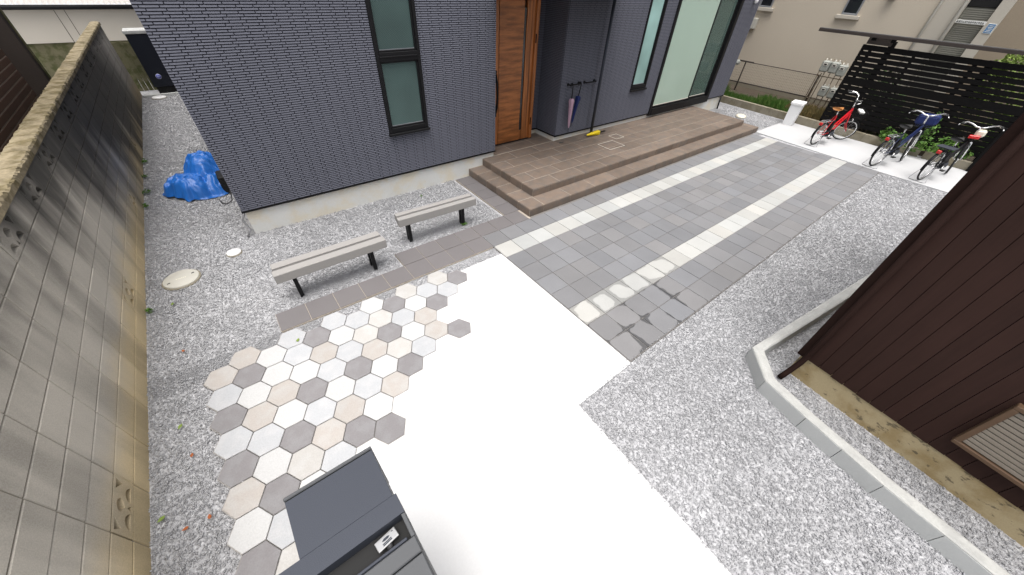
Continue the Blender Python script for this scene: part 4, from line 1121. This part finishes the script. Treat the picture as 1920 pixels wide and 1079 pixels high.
# signs in the bay
sg = empty('name_sign', (XN + .1, 1.80, 2.49)); tag(sg, 'long white sign with dark lettering across the louvred bay', 'sign')
t = MB(); t.bbox(-.012, .0, -.31, .26, -.035, .035, .003); t.build('board', M['paper'], sg)
t = MB(); rr = random.Random(5)
y_ = .235
while y_ > -.28:
    wg = rr.choice((.022, .026, .030))
    for q in range(4):
        if rr.random() < .75: t.bbox(-.0145, -.0125, y_ - wg, y_, -.02 + q * .0105, -.02 + q * .0105 + .0055, .0004)
    t.bbox(-.0145, -.0125, y_ - wg * rr.uniform(.4, .8), y_ - wg * .25, -.02, .02, .0004)
    y_ -= wg + .012
t.build('lettering', M['ink'], sg)
for yy_ in (-.30, .25):
    t = MB(); t.bbox(.0005, .16, yy_ - .01, yy_ + .01, -.012, .012, .002); t.build('bracket', M['offwhite'], sg)
sb = empty('blue_sign', (XN + .098, 1.36, 2.40)); tag(sb, 'small blue notice with white lettering on the pilaster', 'sign')
t = MB(); t.bbox(-.008, 0, -.075, .075, -.10, .10, .002); t.build('board', M['paper'], sb)
t = MB(); t.bbox(-.010, -.0085, -.066, .066, -.09, .09, .0005); t.build('face', M['signblue'], sb)
t = MB()
for q in range(5): t.bbox(-.012, -.0105, -.05 + (q % 2) * .01, .05 - (q % 3) * .012, -.07 + q * .03, -.07 + q * .03 + .011, .0004)
t.build('lettering', M['paper'], sb)

# wire fence in front of the stucco wall
XF = 15.2
wf = empty('wire_fence', (XF, 5.2, 0)); tag(wf, 'low brown wire mesh fence along the beige building', 'fence')
for y_ in (6.38, 4.09): MB().tube([(0, y_ - 5.2, .08), (0, y_ - 5.2, .985)], .022, 10).build('post', M['post'], wf)
for z_ in (.975, .36): MB().tube([(-.02, 4.05 - 5.2, z_), (-.02, 8.3 - 5.2, z_)], .011, 8).build('rail', M['post'], wf)
t = MB()
for i in range(86): yy_ = 4.09 + i * .05; t.tube([(-.022, yy_ - 5.2, .34), (-.022, yy_ - 5.2, .975)], .0026, 4, cap=False)
for i in range(8): t.tube([(-.018, 4.06 - 5.2, .42 + i * .072), (-.018, 8.3 - 5.2, .42 + i * .072)], .0019, 4, cap=False)
tag(t.build('mesh', M['rustpipe'], wf), kind='stuff')
t = MB(); t.lathe([(.03, 0), (.075, .02), (.085, .06), (.06, .09), (.0, .10)], 16, mat=Matrix.Translation((-.02, 6.62 - 5.2, .93)) @ Matrix.Rotation(R(-90), 4, 'Y')); t.build('lamp', M['meter'], wf)
t = MB(); t.tube([(-.02, 6.72 - 5.2, .99), (-.02, 6.1 - 5.2, .985)], .022, 8); t.build('arm', M['post'], wf)

# gas meters
def meter_bank():
    o = empty('meter_rack', (15.0, 3.75, 0)); tag(o, 'rack of old pipes carrying the gas meters', 'pipe rack')
    t = MB()
    for y_ in (4.02, 3.42): t.tube([(.06, y_ - 3.75, .09), (.06, y_ - 3.75, 1.06 if y_ > 4 else .9)], .014, 8)
    for z_ in (.38, .98): t.tube([(.06, 4.12 - 3.75, z_), (.06, 3.28 - 3.75, z_)], .013, 8)
    t.build('frame', M['rustpipe'], o)
    for y_ in (4.10, 3.95, 3.80, 3.65, 3.50, 3.36):
        t = MB(); t.tube([(.03, y_ - 3.75, .10), (.03, y_ - 3.75, 1.38 - .1 * (y_ < 3.6)), (.06, y_ - 3.75 - .03, 1.42 - .1 * (y_ < 3.6)), (.2, y_ - 3.75 - .03, 1.42 - .1 * (y_ < 3.6))], .012, 8); t.build('pipe', M['rustpipe'], o)
meter_bank()
for i, (y_, z_, lab) in enumerate(((3.99, 1.17, 'grey gas meter in the upper row beside the open wall'), (3.76, 1.17, 'grey gas meter in the middle of the upper row'), (3.54, 1.13, 'grey gas meter of the upper row next to the screen'),
                           (3.70, .56, 'grey gas meter in the middle of the lower row'), (3.45, .56, 'grey gas meter of the lower row next to the screen'))):
    o = empty('gas_meter', (14.96, y_, z_)); tag(o, lab, 'gas meter', 'gas meters on the pipe rack')
    t = MB(); t.bbox(-.09, .09, -.105, .105, -.06, .22, .03); t.build('body', M['meter'], o)
    t = MB(); t.bbox(-.098, -.0905, -.055, .055, .10, .165, .004); t.build('dial_frame', M['offwhite'], o)
    t = MB(); t.bbox(-.1015, -.0985, -.035, .035, .115, .15, .002); t.build('dial', M['ink'], o)
    for s_ in (-1, 1):
        t = MB(); t.tube([(0, s_ * .05, .195), (0, s_ * .05, .27)], .016, 8); t.build('union', M['offwhite'], o)

# white bin at the pad edge
o = empty('pedal_bin', (13.02, 3.62, .007), R(8)); tag(o, 'tall slim white bin with flat lid by the curb', 'bin')
t = MB(); t.add([(-.12, -.12, 0), (.12, -.12, 0), (.12, .12, 0), (-.12, .12, 0), (-.145, -.14, .52), (.145, -.14, .52), (.145, .14, .52), (-.145, .14, .52)],
                [(3, 2, 1, 0), (4, 5, 6, 7), (0, 1, 5, 4), (1, 2, 6, 5), (2, 3, 7, 6), (3, 0, 4, 7)]); t.build('body', M['white'], o)
t = MB(); t.bbox(-.175, .165, -.16, .16, .521, .60, .03); t.build('lid', M['white'], o)

# ------------------------------------------------------------------ bicycles
def bicycle(label, x, y, rz, wr, wb, paint, steer, saddle_z, bar_z, saddle_mat, basket, basket_mat, lean=0, front_box=False, extras=()):
    o = empty('bicycle', (x, y, .006)); o.rotation_euler = (R(lean), 0, rz); tag(o, label, 'bicycle', 'bicycles parked on the pad')
    hx, hz = wb - .19, wr + .40            # lower head
    hang = Vector((-.30, 0, .95)).normalized()
    piv = Vector((hx, 0, hz))
    SM = Matrix.Translation(piv) @ Matrix.Rotation(steer, 4, hang) @ Matrix.Translation(-piv)
    def wheel(c, mat):
        t = MB(); t.ring(c, wr - .035, .011, 36, 8, mat=mat); t.tube([(c[0], -.035, c[2]), (c[0], .035, c[2])], .018, 10, mat); wv = t.build('wheel', M['chrome'], o)
        t = MB(); t.ring(c, wr - .017, .017, 36, 8, mat=mat); t.build('tyre', M['rubber'], wv)
        t = MB()
        for k in range(18):
            a = 2 * math.pi * k / 18; a2 = a + (.5 if k % 2 else -.5); s_ = .02 if k % 4 < 2 else -.02
            t.tube([(c[0] + .017 * math.cos(a2), s_, c[2] + .017 * math.sin(a2)), (c[0] + (wr - .04) * math.cos(a), 0, c[2] + (wr - .04) * math.sin(a))], .0016, 4, mat, cap=False)
        t.build('spokes', M['chrome'], wv)
    I4 = Matrix.Identity(4)
    wheel((0, 0, wr), I4); wheel((wb, 0, wr), SM)
    bbp = Vector((.42, 0, wr + .0)); st = Vector((.42 - .13, 0, saddle_z - .16)); hd1 = piv + hang * .13
    t = MB()
    t.tube([bbp, st], .016, 10); t.tube([piv - hang * .01, hd1], .021, 10)
    t.tube([bbp + Vector((0, 0, .0)), bbp + Vector((.08, 0, .03)), piv + hang * .02], .021, 10)
    t.tube([bbp + (st - bbp) * .40, bbp + (st - bbp) * .40 + Vector((.1, 0, .0)), hd1 - hang * .03], .016, 10)
    for s_ in (-1, 1):
        t.tube([bbp + Vector((0, s_ * .02, 0)), Vector((.1, s_ * .05, wr)), Vector((0, s_ * .055, wr))], .010, 8)
        t.tube([st - Vector((0, -s_ * .015, .03)), Vector((0, s_ * .055, wr))], .009, 8)
    t.build('frame', paint, o)
    t = MB()
    for s_ in (-1, 1): t.tube([piv + Vector((0, s_ * .035, -.01)), piv + Vector((.07, s_ * .05, -.22)), Vector((wb, s_ * .055, wr))], .012, 8, SM)
    t.tube([piv + Vector((0, -.04, -.01)), piv + Vector((0, .04, -.01))], .016, 8, SM)
    t.build('fork', paint if paint is M['red'] else M['chrome'], o)
    for (c, mm_, a0, a1) in (((0, 0, wr), I4, 20, 190), ((wb, 0, wr), SM, 20, 165)):
        t = MB(); n = 18; vs = []
        for k in range(n + 1):
            a = R(a0 + (a1 - a0) * k / n)
            for (dy, dr) in ((-.028, .004), (-.016, .018), (.016, .018), (.028, .004)): vs.append((c[0] + (wr + dr) * math.cos(a), dy, c[2] + (wr + dr) * math.sin(a)))
        t.add(vs, [(k * 4 + q, k * 4 + q + 1, k * 4 + q + 5, k * 4 + q + 4) for k in range(n) for q in range(3)], True, mm_); t.build('mudguard', M['black'], o)
    # handlebar
    top = Vector((hx, 0, hz)) + hang * ((bar_z - hz) / hang.z)
    t = MB(); t.tube([hd1, top], .014, 10, SM)
    for s_ in (-1, 1):
        t.tube([top, top + Vector((.03, s_ * .06, .005)), top + Vector((.05, s_ * .14, .045)), top + Vector((.0, s_ * .22, .075)), top + Vector((-.08, s_ * .27, .07)), top + Vector((-.15, s_ * .285, .06))], .012, 8, SM)
    hb = t.build('handlebar', M['chrome'], o)
    for s_ in (-1, 1):
        t = MB(); t.tube([top + Vector((-.08, s_ * .27, .07)), top + Vector((-.17, s_ * .288, .058))], .018, 10, SM); t.build('grip', M['rubber'], hb)
        t = MB(); t.tube([top + Vector((-.02, s_ * .235, .06)), top + Vector((-.03, s_ * .29, .04)), top + Vector((-.11, s_ * .315, .02))], .008, 6, SM); t.build('brake_lever', M['chrome'], hb)
    # saddle
    t = MB(); n = 12; vs = []
    for k in range(9):
        f = k / 8; xx_ = -.13 + .26 * f; hw = .085 * (1 - f) ** .8 + .022; zz = .02 * (1 - f) ** 2
        for q in range(n):
            a = 2 * math.pi * q / n; vs.append((st.x + .0 + xx_ - .03, hw * math.cos(a), saddle_z - .02 + zz + (.028 if math.sin(a) > 0 else .045) * math.sin(a)))
    t.add(vs, [(k * n + q, k * n + (q + 1) % n, (k + 1) * n + (q + 1) % n, (k + 1) * n + q) for k in range(8) for q in range(n)] + [tuple(range(n)), tuple(8 * n + q for q in range(n))[::-1]], True)
    sd_ = t.build('saddle', saddle_mat, o)
    t = MB(); t.tube([st, Vector((st.x - .03, 0, saddle_z - .05))], .012, 8); t.build('seat_post', M['chrome'], o)
    # drive
    t = MB(); t.lathe([(.085, -.004), (.09, 0), (.085, .004)], 24, mat=Matrix.Translation((bbp.x, -.05, bbp.z)) @ Matrix.Rotation(R(90), 4, 'X')); t.tube([(bbp.x, -.055, bbp.z + .09), (0, -.055, wr + .04)], .007, 6); t.tube([(bbp.x, -.055, bbp.z - .09), (0, -.055, wr - .04)], .007, 6)
    t.build('chain_drive', M['black'], o)
    ca = R(35)
    for s_ in (-1, 1):
        dx, dz = s_ * .16 * math.cos(ca), s_ * .16 * math.sin(ca)
        t = MB(); t.tube([bbp + Vector((0, s_ * .06, 0)), bbp + Vector((dx, s_ * .085, dz))], .010, 8); cr_ = t.build('crank', M['chrome'], o)
        t = MB(); t.bbox(-.045, .045, -.035, .035, -.011, .011, .004, Matrix.Translation(bbp + Vector((dx, s_ * .125, dz)))); t.build('pedal', M['rubber'], cr_)
    # stand: a wire hoop straddling the rear wheel
    t = MB(); t.tube([(.0, -.075, wr), (-.12, -.15, .012), (-.16, -.12, .008), (-.16, .12, .008), (-.12, .15, .012), (0, .075, wr)], .006, 6); t.build('stand', M['greywire'], o)
    # carrier and rear light
    cz = 2 * wr + .05
    t = MB()
    for s_ in (-1, 1): t.tube([(-.16, s_ * .05, cz), (.2, s_ * .05, cz), (st.x - .01, s_ * .02, cz + .01)], .006, 6); t.tube([(-.1, s_ * .05, cz), (0, s_ * .058, wr)], .005, 6)
    for xx_ in (-.16, -.04, .08): t.tube([(xx_, -.05, cz), (xx_, .05, cz)], .006, 6)
    t.build('carrier', M['black'] if 'dark' in extras else M['greywire'], o)
    t = MB(); t.bbox(-.215, -.185, -.035, .035, cz - .08, cz - .02, .008); t.build('rear_light', M['redlens'], o)
    t = MB(); t.tube([(-.155, 0, cz - .03), (-.186, 0, cz - .05)], .01, 6); t.build('light_bracket', M['chrome'], o)
    # front basket
    if basket:
        bw_, bd, bh_ = .17, .26, .21; bx = hx + (.10 if 'paper' in extras else .12); bz = hz + (-.05 if 'paper' in extras else .06); bd = .21 if 'paper' in extras else bd; bh_ = .16 if 'paper' in extras else bh_
        t = MB(); rows = 7
        for r_ in range(rows):
            f = r_ / (rows - 1); w_ = bw_ * (.80 + .2 * f); x0_, x1_ = bx - .02 * f, bx + bd * (.82 + .18 * f); z_ = bz + bh_ * f
            t.tube([(x0_, -w_, z_), (x1_, -w_, z_), (x1_, w_, z_), (x0_, w_, z_)], .005 if r_ in (0, rows - 1) else .0032, 5, SM, closed=True)
        for k in range(11):
            f = k / 10
            for e_ in (0, 1):
                xb_ = bx + bd * .82 * f; xt_ = bx - .02 + (bd + .02) * f; s_ = -1 if e_ else 1
                t.tube([(xb_, s_ * bw_ * .8, bz), (xt_, s_ * bw_, bz + bh_)], .0028, 4, SM, cap=False)
            yb2 = -bw_ * .8 + 2 * bw_ * .8 * f; yt2 = -bw_ + 2 * bw_ * f
            t.tube([(bx + bd * .82, yb2, bz), (bx + bd, yt2, bz + bh_)], .0028, 4, SM, cap=False); t.tube([(bx, yb2, bz), (bx - .02, yt2, bz + bh_)], .0028, 4, SM, cap=False)
            t.tube([(bx, yb2, bz), (bx + bd * .82, yb2, bz)], .0028, 4, SM, cap=False)
        for s_ in (-1, 1): t.tube([(bx + .13, s_ * .05, bz), (wb, s_ * .06, wr)], .004, 6, SM)
        bo = t.build('basket', basket_mat, o)
        if 'cover' in extras:
            t = MB(); t.bbox(bx - .03, bx + bd + .02, -bw_ - .01, bw_ + .01, bz + .03, bz + bh_ + .02, .04, SM); t.build('basket_cover', M['navycloth'], bo)
        if 'paper' in extras:
            t = MB(); t.bbox(bx + .02, bx + .13, -.11, .07, bz + .12, bz + bh_ + .012, .01, SM); t.build('basket_load', M['paper'], bo)
    t = MB(); t.lathe([(.012, 0), (.028, .015), (.032, .035), (.02, .042)], 14, mat=SM @ Matrix.Translation((wb - .05, 0, wr + .26)) @ Matrix.Rotation(R(80), 4, 'Y')); t.build('headlight', M['chrome'], o)
    if 'battery' in extras:
        t = MB(); t.bbox(.30, .40, -.04, .04, wr + .05, saddle_z - .28, .015, Matrix.Translation((-.035, 0, 0))); t.build('battery', M['black'], o)
        t = MB(); t.bbox(.36, .56, -.07, .07, wr - .10, wr + .03, .03); t.build('motor', M['charcoal'], o)
    if 'whitecase' in extras:
        t = MB(); t.bbox(hx - .10, hx + .04, -.13, .02, bar_z - .17, bar_z - .04, .03, SM); t.build('front_bag', M['ivory'], o)
        t = MB(); t.bbox(hx - .17, hx - .08, -.09, .07, bar_z - .20, bar_z - .14, .01, SM); t.build('front_reflector', M['redlens'], o)
        t = MB(); t.bbox(-.10, .14, -.14, .14, cz + .012, cz + .03, .008); t.build('rear_tray', M['charcoal'], o)
    return o
bicycle('small red bicycle with tan saddle parked nearest the white bin', 11.74, 2.50, R(-11), .26, 1.10, M['red'], R(-42), .84, .98, M['tan'], True, M['black'], extras=('paper', 'battery'))
bicycle('dark blue bicycle with navy basket cover and chrome handlebar', 11.44, 1.15, R(-15.5), .31, 1.07, M['navy'], R(17), .86, 1.02, M['rubber'], True, M['navy'], extras=('cover', 'battery'))
bicycle('black bicycle with pale front bag and red reflector', 11.44, .30, R(-14), .31, 1.07, M['black'], R(15), .84, 1.00, M['rubber'], False, M['black'], extras=('whitecase', 'dark', 'battery'))

# ------------------------------------------------------------------ beyond the block wall
bn = empty('brown_building', (-2.0, 4, 0)); tag(bn, 'brown building with pale jointed courses behind the block wall', 'building')
t = MB(); t.box(-3.0, -.012, 1.6, 4.75, 0, 3.0); t.build('wall', M['brickjoint'], bn)
k = 0
for z0_ in np.arange(.02, 2.95, .083):
    k += 1
    t = MB(); t.bbox(-.03, -.008, 1.59, 4.76, z0_, z0_ + .070, .002); t.build('course', M['brownbrick'], bn)
po = empty('dark_column', (-2.02, 9.4, 0)); tag(po, 'tall dark brown column standing behind the block wall', 'column')
t = MB(); t.bbox(-.13, .13, -.13, .13, 0, 3.4, .01); t.build('shaft', M['post'], po)
t = MB(); t.bbox(.131, .15, -.02, .02, 0, 3.4, .003); t.build('edge_strip', M['moss'], po)
fb = empty('plastered_building', (-1.5, 17.0, 0)); tag(fb, 'low plastered building with corrugated roof across the far end', 'building')
t = MB(); t.bbox(-6, 3.0, 0, .2, .98, 1.74, .005); t.build('wall', M['plaster2'], fb)
t = MB(); t.bbox(-6, 3.0, .03, .3, 0, .975, .005); t.build('base', M['moss'], fb)
t = MB(); t.tube([(-6, -.10, 1.765), (3.0, -.10, 1.765)], .055, 10); t.build('gutter', M['black'], fb)
t = MB(); vs = []; n = 400
for i in range(n + 1):
    xx_ = -6 + 9.0 * i / n; zz = .018 * math.sin(xx_ * 2 * math.pi / .11)
    vs += [(xx_, -.14, 1.84 + zz), (xx_, 4.5, 3.2 + zz)]
t.add(vs, [(2 * i, 2 * i + 2, 2 * i + 3, 2 * i + 1) for i in range(n)], True); t.build('roof', M['roofsheet'], fb)
for xx_ in (-.95, -.75):
    t = MB(); t.box(xx_, xx_ + .012, -.004, .002, .98, 1.70); t.build('joint', M['post'], fb)
cbn = empty('storage_cabinet', (-.62, 14.85, 0)); tag(cbn, 'dark navy cabinet with pale top at end of gravel passage', 'cabinet')
t = MB(); t.bbox(-.50, .55, -.2, .30, .18, 1.38, .012); t.build('body', M['cabinet'], cbn)
t = MB(); t.bbox(-.52, .57, -.22, .32, 1.382, 1.46, .012); t.build('top', M['kerbtop'], cbn)
t = MB(); t.bbox(-.46, .5, -.16, .26, 0, .178, .01); t.build('plinth', M['ink'], cbn)
t = MB(); t.lathe([(.062, 0), (.062, .003)], 24, mat=Matrix.Translation((-.29, -.2005, .43)) @ Matrix.Rotation(R(90), 4, 'X')); stk = t.build('sticker', M['stickerpale'], cbn)
t = MB(); t.lathe([(.05, 0), (.05, .0015)], 24, mat=Matrix.Translation((-.29, -.204, .43)) @ Matrix.Rotation(R(90), 4, 'X')); t.build('sticker_face', M['sticker'], stk)
t = MB(); 
for dz_, hw in ((-.016, .026), (0, .034), (.016, .024)): t.box(-.29 - hw, -.29 + hw, -.2068, -.2058, .43 + dz_ - .003, .43 + dz_ + .003)
t.build('sticker_print', M['stickerpale'], stk)
fp = empty('plank_fence', (-1.36, 15.12, 0)); tag(fp, 'dark mossy plank fence closing the far end of the passage', 'fence')
for i in range(9):
    t = MB(); t.bbox(-.28 + i * .11, -.175 + i * .11, .12, .145, .0, 1.16 + random.uniform(-.03, .02), .004); t.build('plank', M['moss'], fp)
t = MB(); t.bbox(-.29, .75, .146, .18, .9, .97, .004); t.build('rail', M['post'], fp)
t = MB(); t.bbox(-.78, 1.2, -.04, .04, -.03, .03, .01); tag(t.build('stone_edging', M['kerbface'], None, (-.68, 14.60, 0.0)), 'low pale edging stone at the end of the gravel passage', 'edging')

# ------------------------------------------------------------------ fallen leaves and weeds
def leaf(x, y, z, s, mat, label, group, rz):
    t = MB(); vs = []; n = 6
    for k in range(n + 1):
        f = k / n; wd = .42 * math.sin(math.pi * f ** .8) * s; cz_ = .25 * s * (f - .5) ** 2 + .004
        vs += [((f - .5) * s * 1.5, -wd, cz_ + .18 * wd), ((f - .5) * s * 1.5, 0, cz_), ((f - .5) * s * 1.5, wd, cz_ + .18 * wd)]
    t.add(vs, [(3 * k + q, 3 * k + q + 1, 3 * k + q + 4, 3 * k + q + 3) for k in range(n) for q in (0, 1)], True)
    tag(t.build('fallen_leaf', M[mat], None, (x, y, z), rz), label, 'leaf', group)
gr, rd = 'fallen green leaves on the gravel', 'fallen rusty leaves on the gravel'
for (x, y, z) in ((-1.269, 2.767, .012), (-1.417, 2.033, .012), (-1.243, 4.551, .012)): leaf(x, y, z, .035, 'leafY', ('yellow green leaf on the gravel near a grey hexagon tile', 'largest yellow green leaf close to the foot of block wall', 'small yellow green leaf just below the large cream cover')[{2.767: 0, 2.033: 1, 4.551: 2}[y]], gr, random.uniform(0, 6))
leaf(-.245, 3.19, .014, .035, 'leafY', 'yellow green leaf fallen on a pale hexagon tile', 'fallen leaf on the tiles', 1.0)
for (x, y, z) in ((-1.195, 3.697, .012), (-1.211, 2.433, .012), (-1.289, 1.865, .012), (-1.149, 1.854, .012)): leaf(x, y, z, .028, 'leafR', 'rusty brown leaf fallen on the gravel beside block wall', rd, random.uniform(0, 6))
def weed(x, y, n, rad, ls, label, seed):
    o = empty('weed', (x, y, 0)); tag(o, label, 'weed')
    V, F = foliage_mesh(n, (rad, rad, rad * .8), ls, seed=seed)
    me = bpy.data.meshes.new('foliage'); me.from_pydata(V, [], F); me.materials.append(M['leafA']); link('foliage', me, o)
    t = MB(); t.tube([(0, 0, -.02), (.004, 0, rad * .5)], .002, 5); t.build('stem', M['leafA'], o)
weed(2.42, 4.17, 60, .05, .016, 'small green weed at the leg of the bench near the porch', 11)
weed(2.252, 5.342, 22, .035, .014, 'tiny weed in the gravel below the foundation', 12)
weed(-1.465, 4.57, 40, .035, .022, 'small green weed at foot of block wall near the large cover', 13)
for i, y_ in enumerate((7.35, 7.9, 8.6, 9.4)): weed(-1.465, y_, 60, .06, .025, ('dark green weed at foot of block wall opposite the tarpaulin', 'leafy weed at foot of block wall opposite the tarpaulin heap', 'weed at foot of block wall beyond the tarpaulin', 'farthest weed at the foot of the block wall')[i], 14 + i)

# ------------------------------------------------------------------ gravel
def in_poly(px, py, poly):
    c = np.zeros(len(px), bool); n = len(poly)
    for i in range(n):
        x0, y0 = poly[i]; x1, y1 = poly[(i + 1) % n]
        k = ((y0 > py) != (y1 > py)) & (px < (x1 - x0) * (py - y0) / (y1 - y0 + 1e-12) + x0)
        c ^= k
    return c
def gravel():
    regs = [(XW, 0.0, -1.5, 3.45), (XW, 3.42, 3.2, 5.66), (XW, -.2, 5.66, 14.6), (1.5, 14.0, -3.2, 1.02), (11.1, 13.7, 3.6, 7.5)]
    XS_, YS_ = [], []
    for (x0, x1, y0, y1) in regs:
        n = int((x1 - x0) * (y1 - y0) * 6600)
        XS_.append(rng.uniform(x0, x1, n)); YS_.append(rng.uniform(y0, y1, n))
    x = np.concatenate(XS_); y = np.concatenate(YS_)
    d = np.sqrt(x * x + y * y + 9)
    keep = rng.uniform(0, 1, len(x)) < np.clip((4.6 / d) ** 1.3, .10, 1)
    jx, jy = x + rng.normal(0, .014, len(x)), y + rng.normal(0, .014, len(x))
    ban = in_poly(jx, jy, SLAB) | in_poly(jx, jy, [(PX0 - .004, PY0 - .004), (PX0 + 28 * PP, PY0 - .004), (PX0 + 28 * PP, 3.77), (PX0 - .004, 3.77)]) | in_poly(x, y, PAD)
    for (a, b_, c, dd) in ((G0, 2.43, 3.415, 3.735), (1.19, 3.42, 3.73, 4.045), (3.05, 3.42, 4.0, 5.7), (LX0, LX1, LY0, 5.7), (HX0 + .02, HX1 - .03, YH + .025, HD)):
        ban |= (x > a) & (x < b_) & (y > c) & (y < dd)
    for (hx_, hy_, c) in hexes:
        ban |= ((x - hx_) ** 2 + (y - hy_) ** 2) < .119 ** 2
    for (mx, my, mr) in ((-1.14, 5.03, .195), (-.55, 5.29, .09), (-1.115, 14.33, .17)): ban |= ((x - mx) ** 2 + (y - my) ** 2) < mr ** 2
    ban |= (x > 13.14 + .06 * y) | (x < XW + .004)
    ban |= in_poly(x, y, KO + KI[::-1])
    # inside the barn
    rx, ry = x - BA.x, y - BA.y
    s_ = rx * BD.x + ry * BD.y; dpt = -(rx * BN.x + ry * BN.y)
    ban |= (s_ > .02) & (dpt > .01)
    keep &= ~ban
    x, y, d = x[keep], y[keep], d[keep]
    n = len(x)
    on = in_poly(x, y, SLAB) | ((x > PX0) & (x < PX0 + 28 * PP) & (y > PY0) & (y < 3.77))
    sz = rng.uniform(.0042, .0088, n) * np.clip(d / 5.0, 1, 1.9) ** .9
    O = np.array([(1, 0, 0), (-1, 0, 0), (0, 1, 0), (0, -1, 0), (0, 0, 1), (0, 0, -1)], float)
    V = O[None] * (1 + rng.uniform(-.35, .25, (n, 6, 1))) + rng.uniform(-.28, .28, (n, 6, 3))
    V *= np.stack([rng.uniform(.8, 1.5, n), rng.uniform(.6, 1.0, n), rng.uniform(.28, .52, n)], 1)[:, None]
    # random tilt and spin
    a, t_ = rng.uniform(0, 6.283, n), rng.uniform(-.33, .33, n)
    ct, st_ = np.cos(t_)[:, None], np.sin(t_)[:, None]
    yv, zv = V[..., 1] * ct - V[..., 2] * st_, V[..., 1] * st_ + V[..., 2] * ct
    ca, sa = np.cos(a)[:, None], np.sin(a)[:, None]
    V = np.stack([V[..., 0] * ca - yv * sa, V[..., 0] * sa + yv * ca, zv], -1) * sz[:, None, None]
    V += np.stack([x, y, np.where(on, .012, rng.uniform(-.016, .002, n))], 1)[:, None]
    F = np.array([(0, 2, 4), (2, 1, 4), (1, 3, 4), (3, 0, 4), (2, 0, 5), (1, 2, 5), (3, 1, 5), (0, 3, 5)])
    FF = (F[None] + (np.arange(n) * 6)[:, None, None]).reshape(-1)
    me = bpy.data.meshes.new('gravel')
    me.vertices.add(n * 6); me.vertices.foreach_set('co', V.reshape(-1).astype(np.float32))
    nl = len(FF); me.loops.add(nl); me.loops.foreach_set('vertex_index', FF.astype(np.int32))
    me.polygons.add(nl // 3); me.polygons.foreach_set('loop_start', np.arange(0, nl, 3, dtype=np.int32)); me.polygons.foreach_set('loop_total', np.full(nl // 3, 3, np.int32))
    me.update(calc_edges=True)
    at = me.attributes.new('tone', 'FLOAT', 'POINT'); at.data.foreach_set('value', np.repeat(rng.beta(1.7, 1.6, n), 6).astype(np.float32))
    me.materials.append(M['gravel'])
    print('gravel stones', n)
    tag(link('gravel', me), 'loose light grey crushed gravel covering the yard', 'gravel', kind='stuff')
gravel()
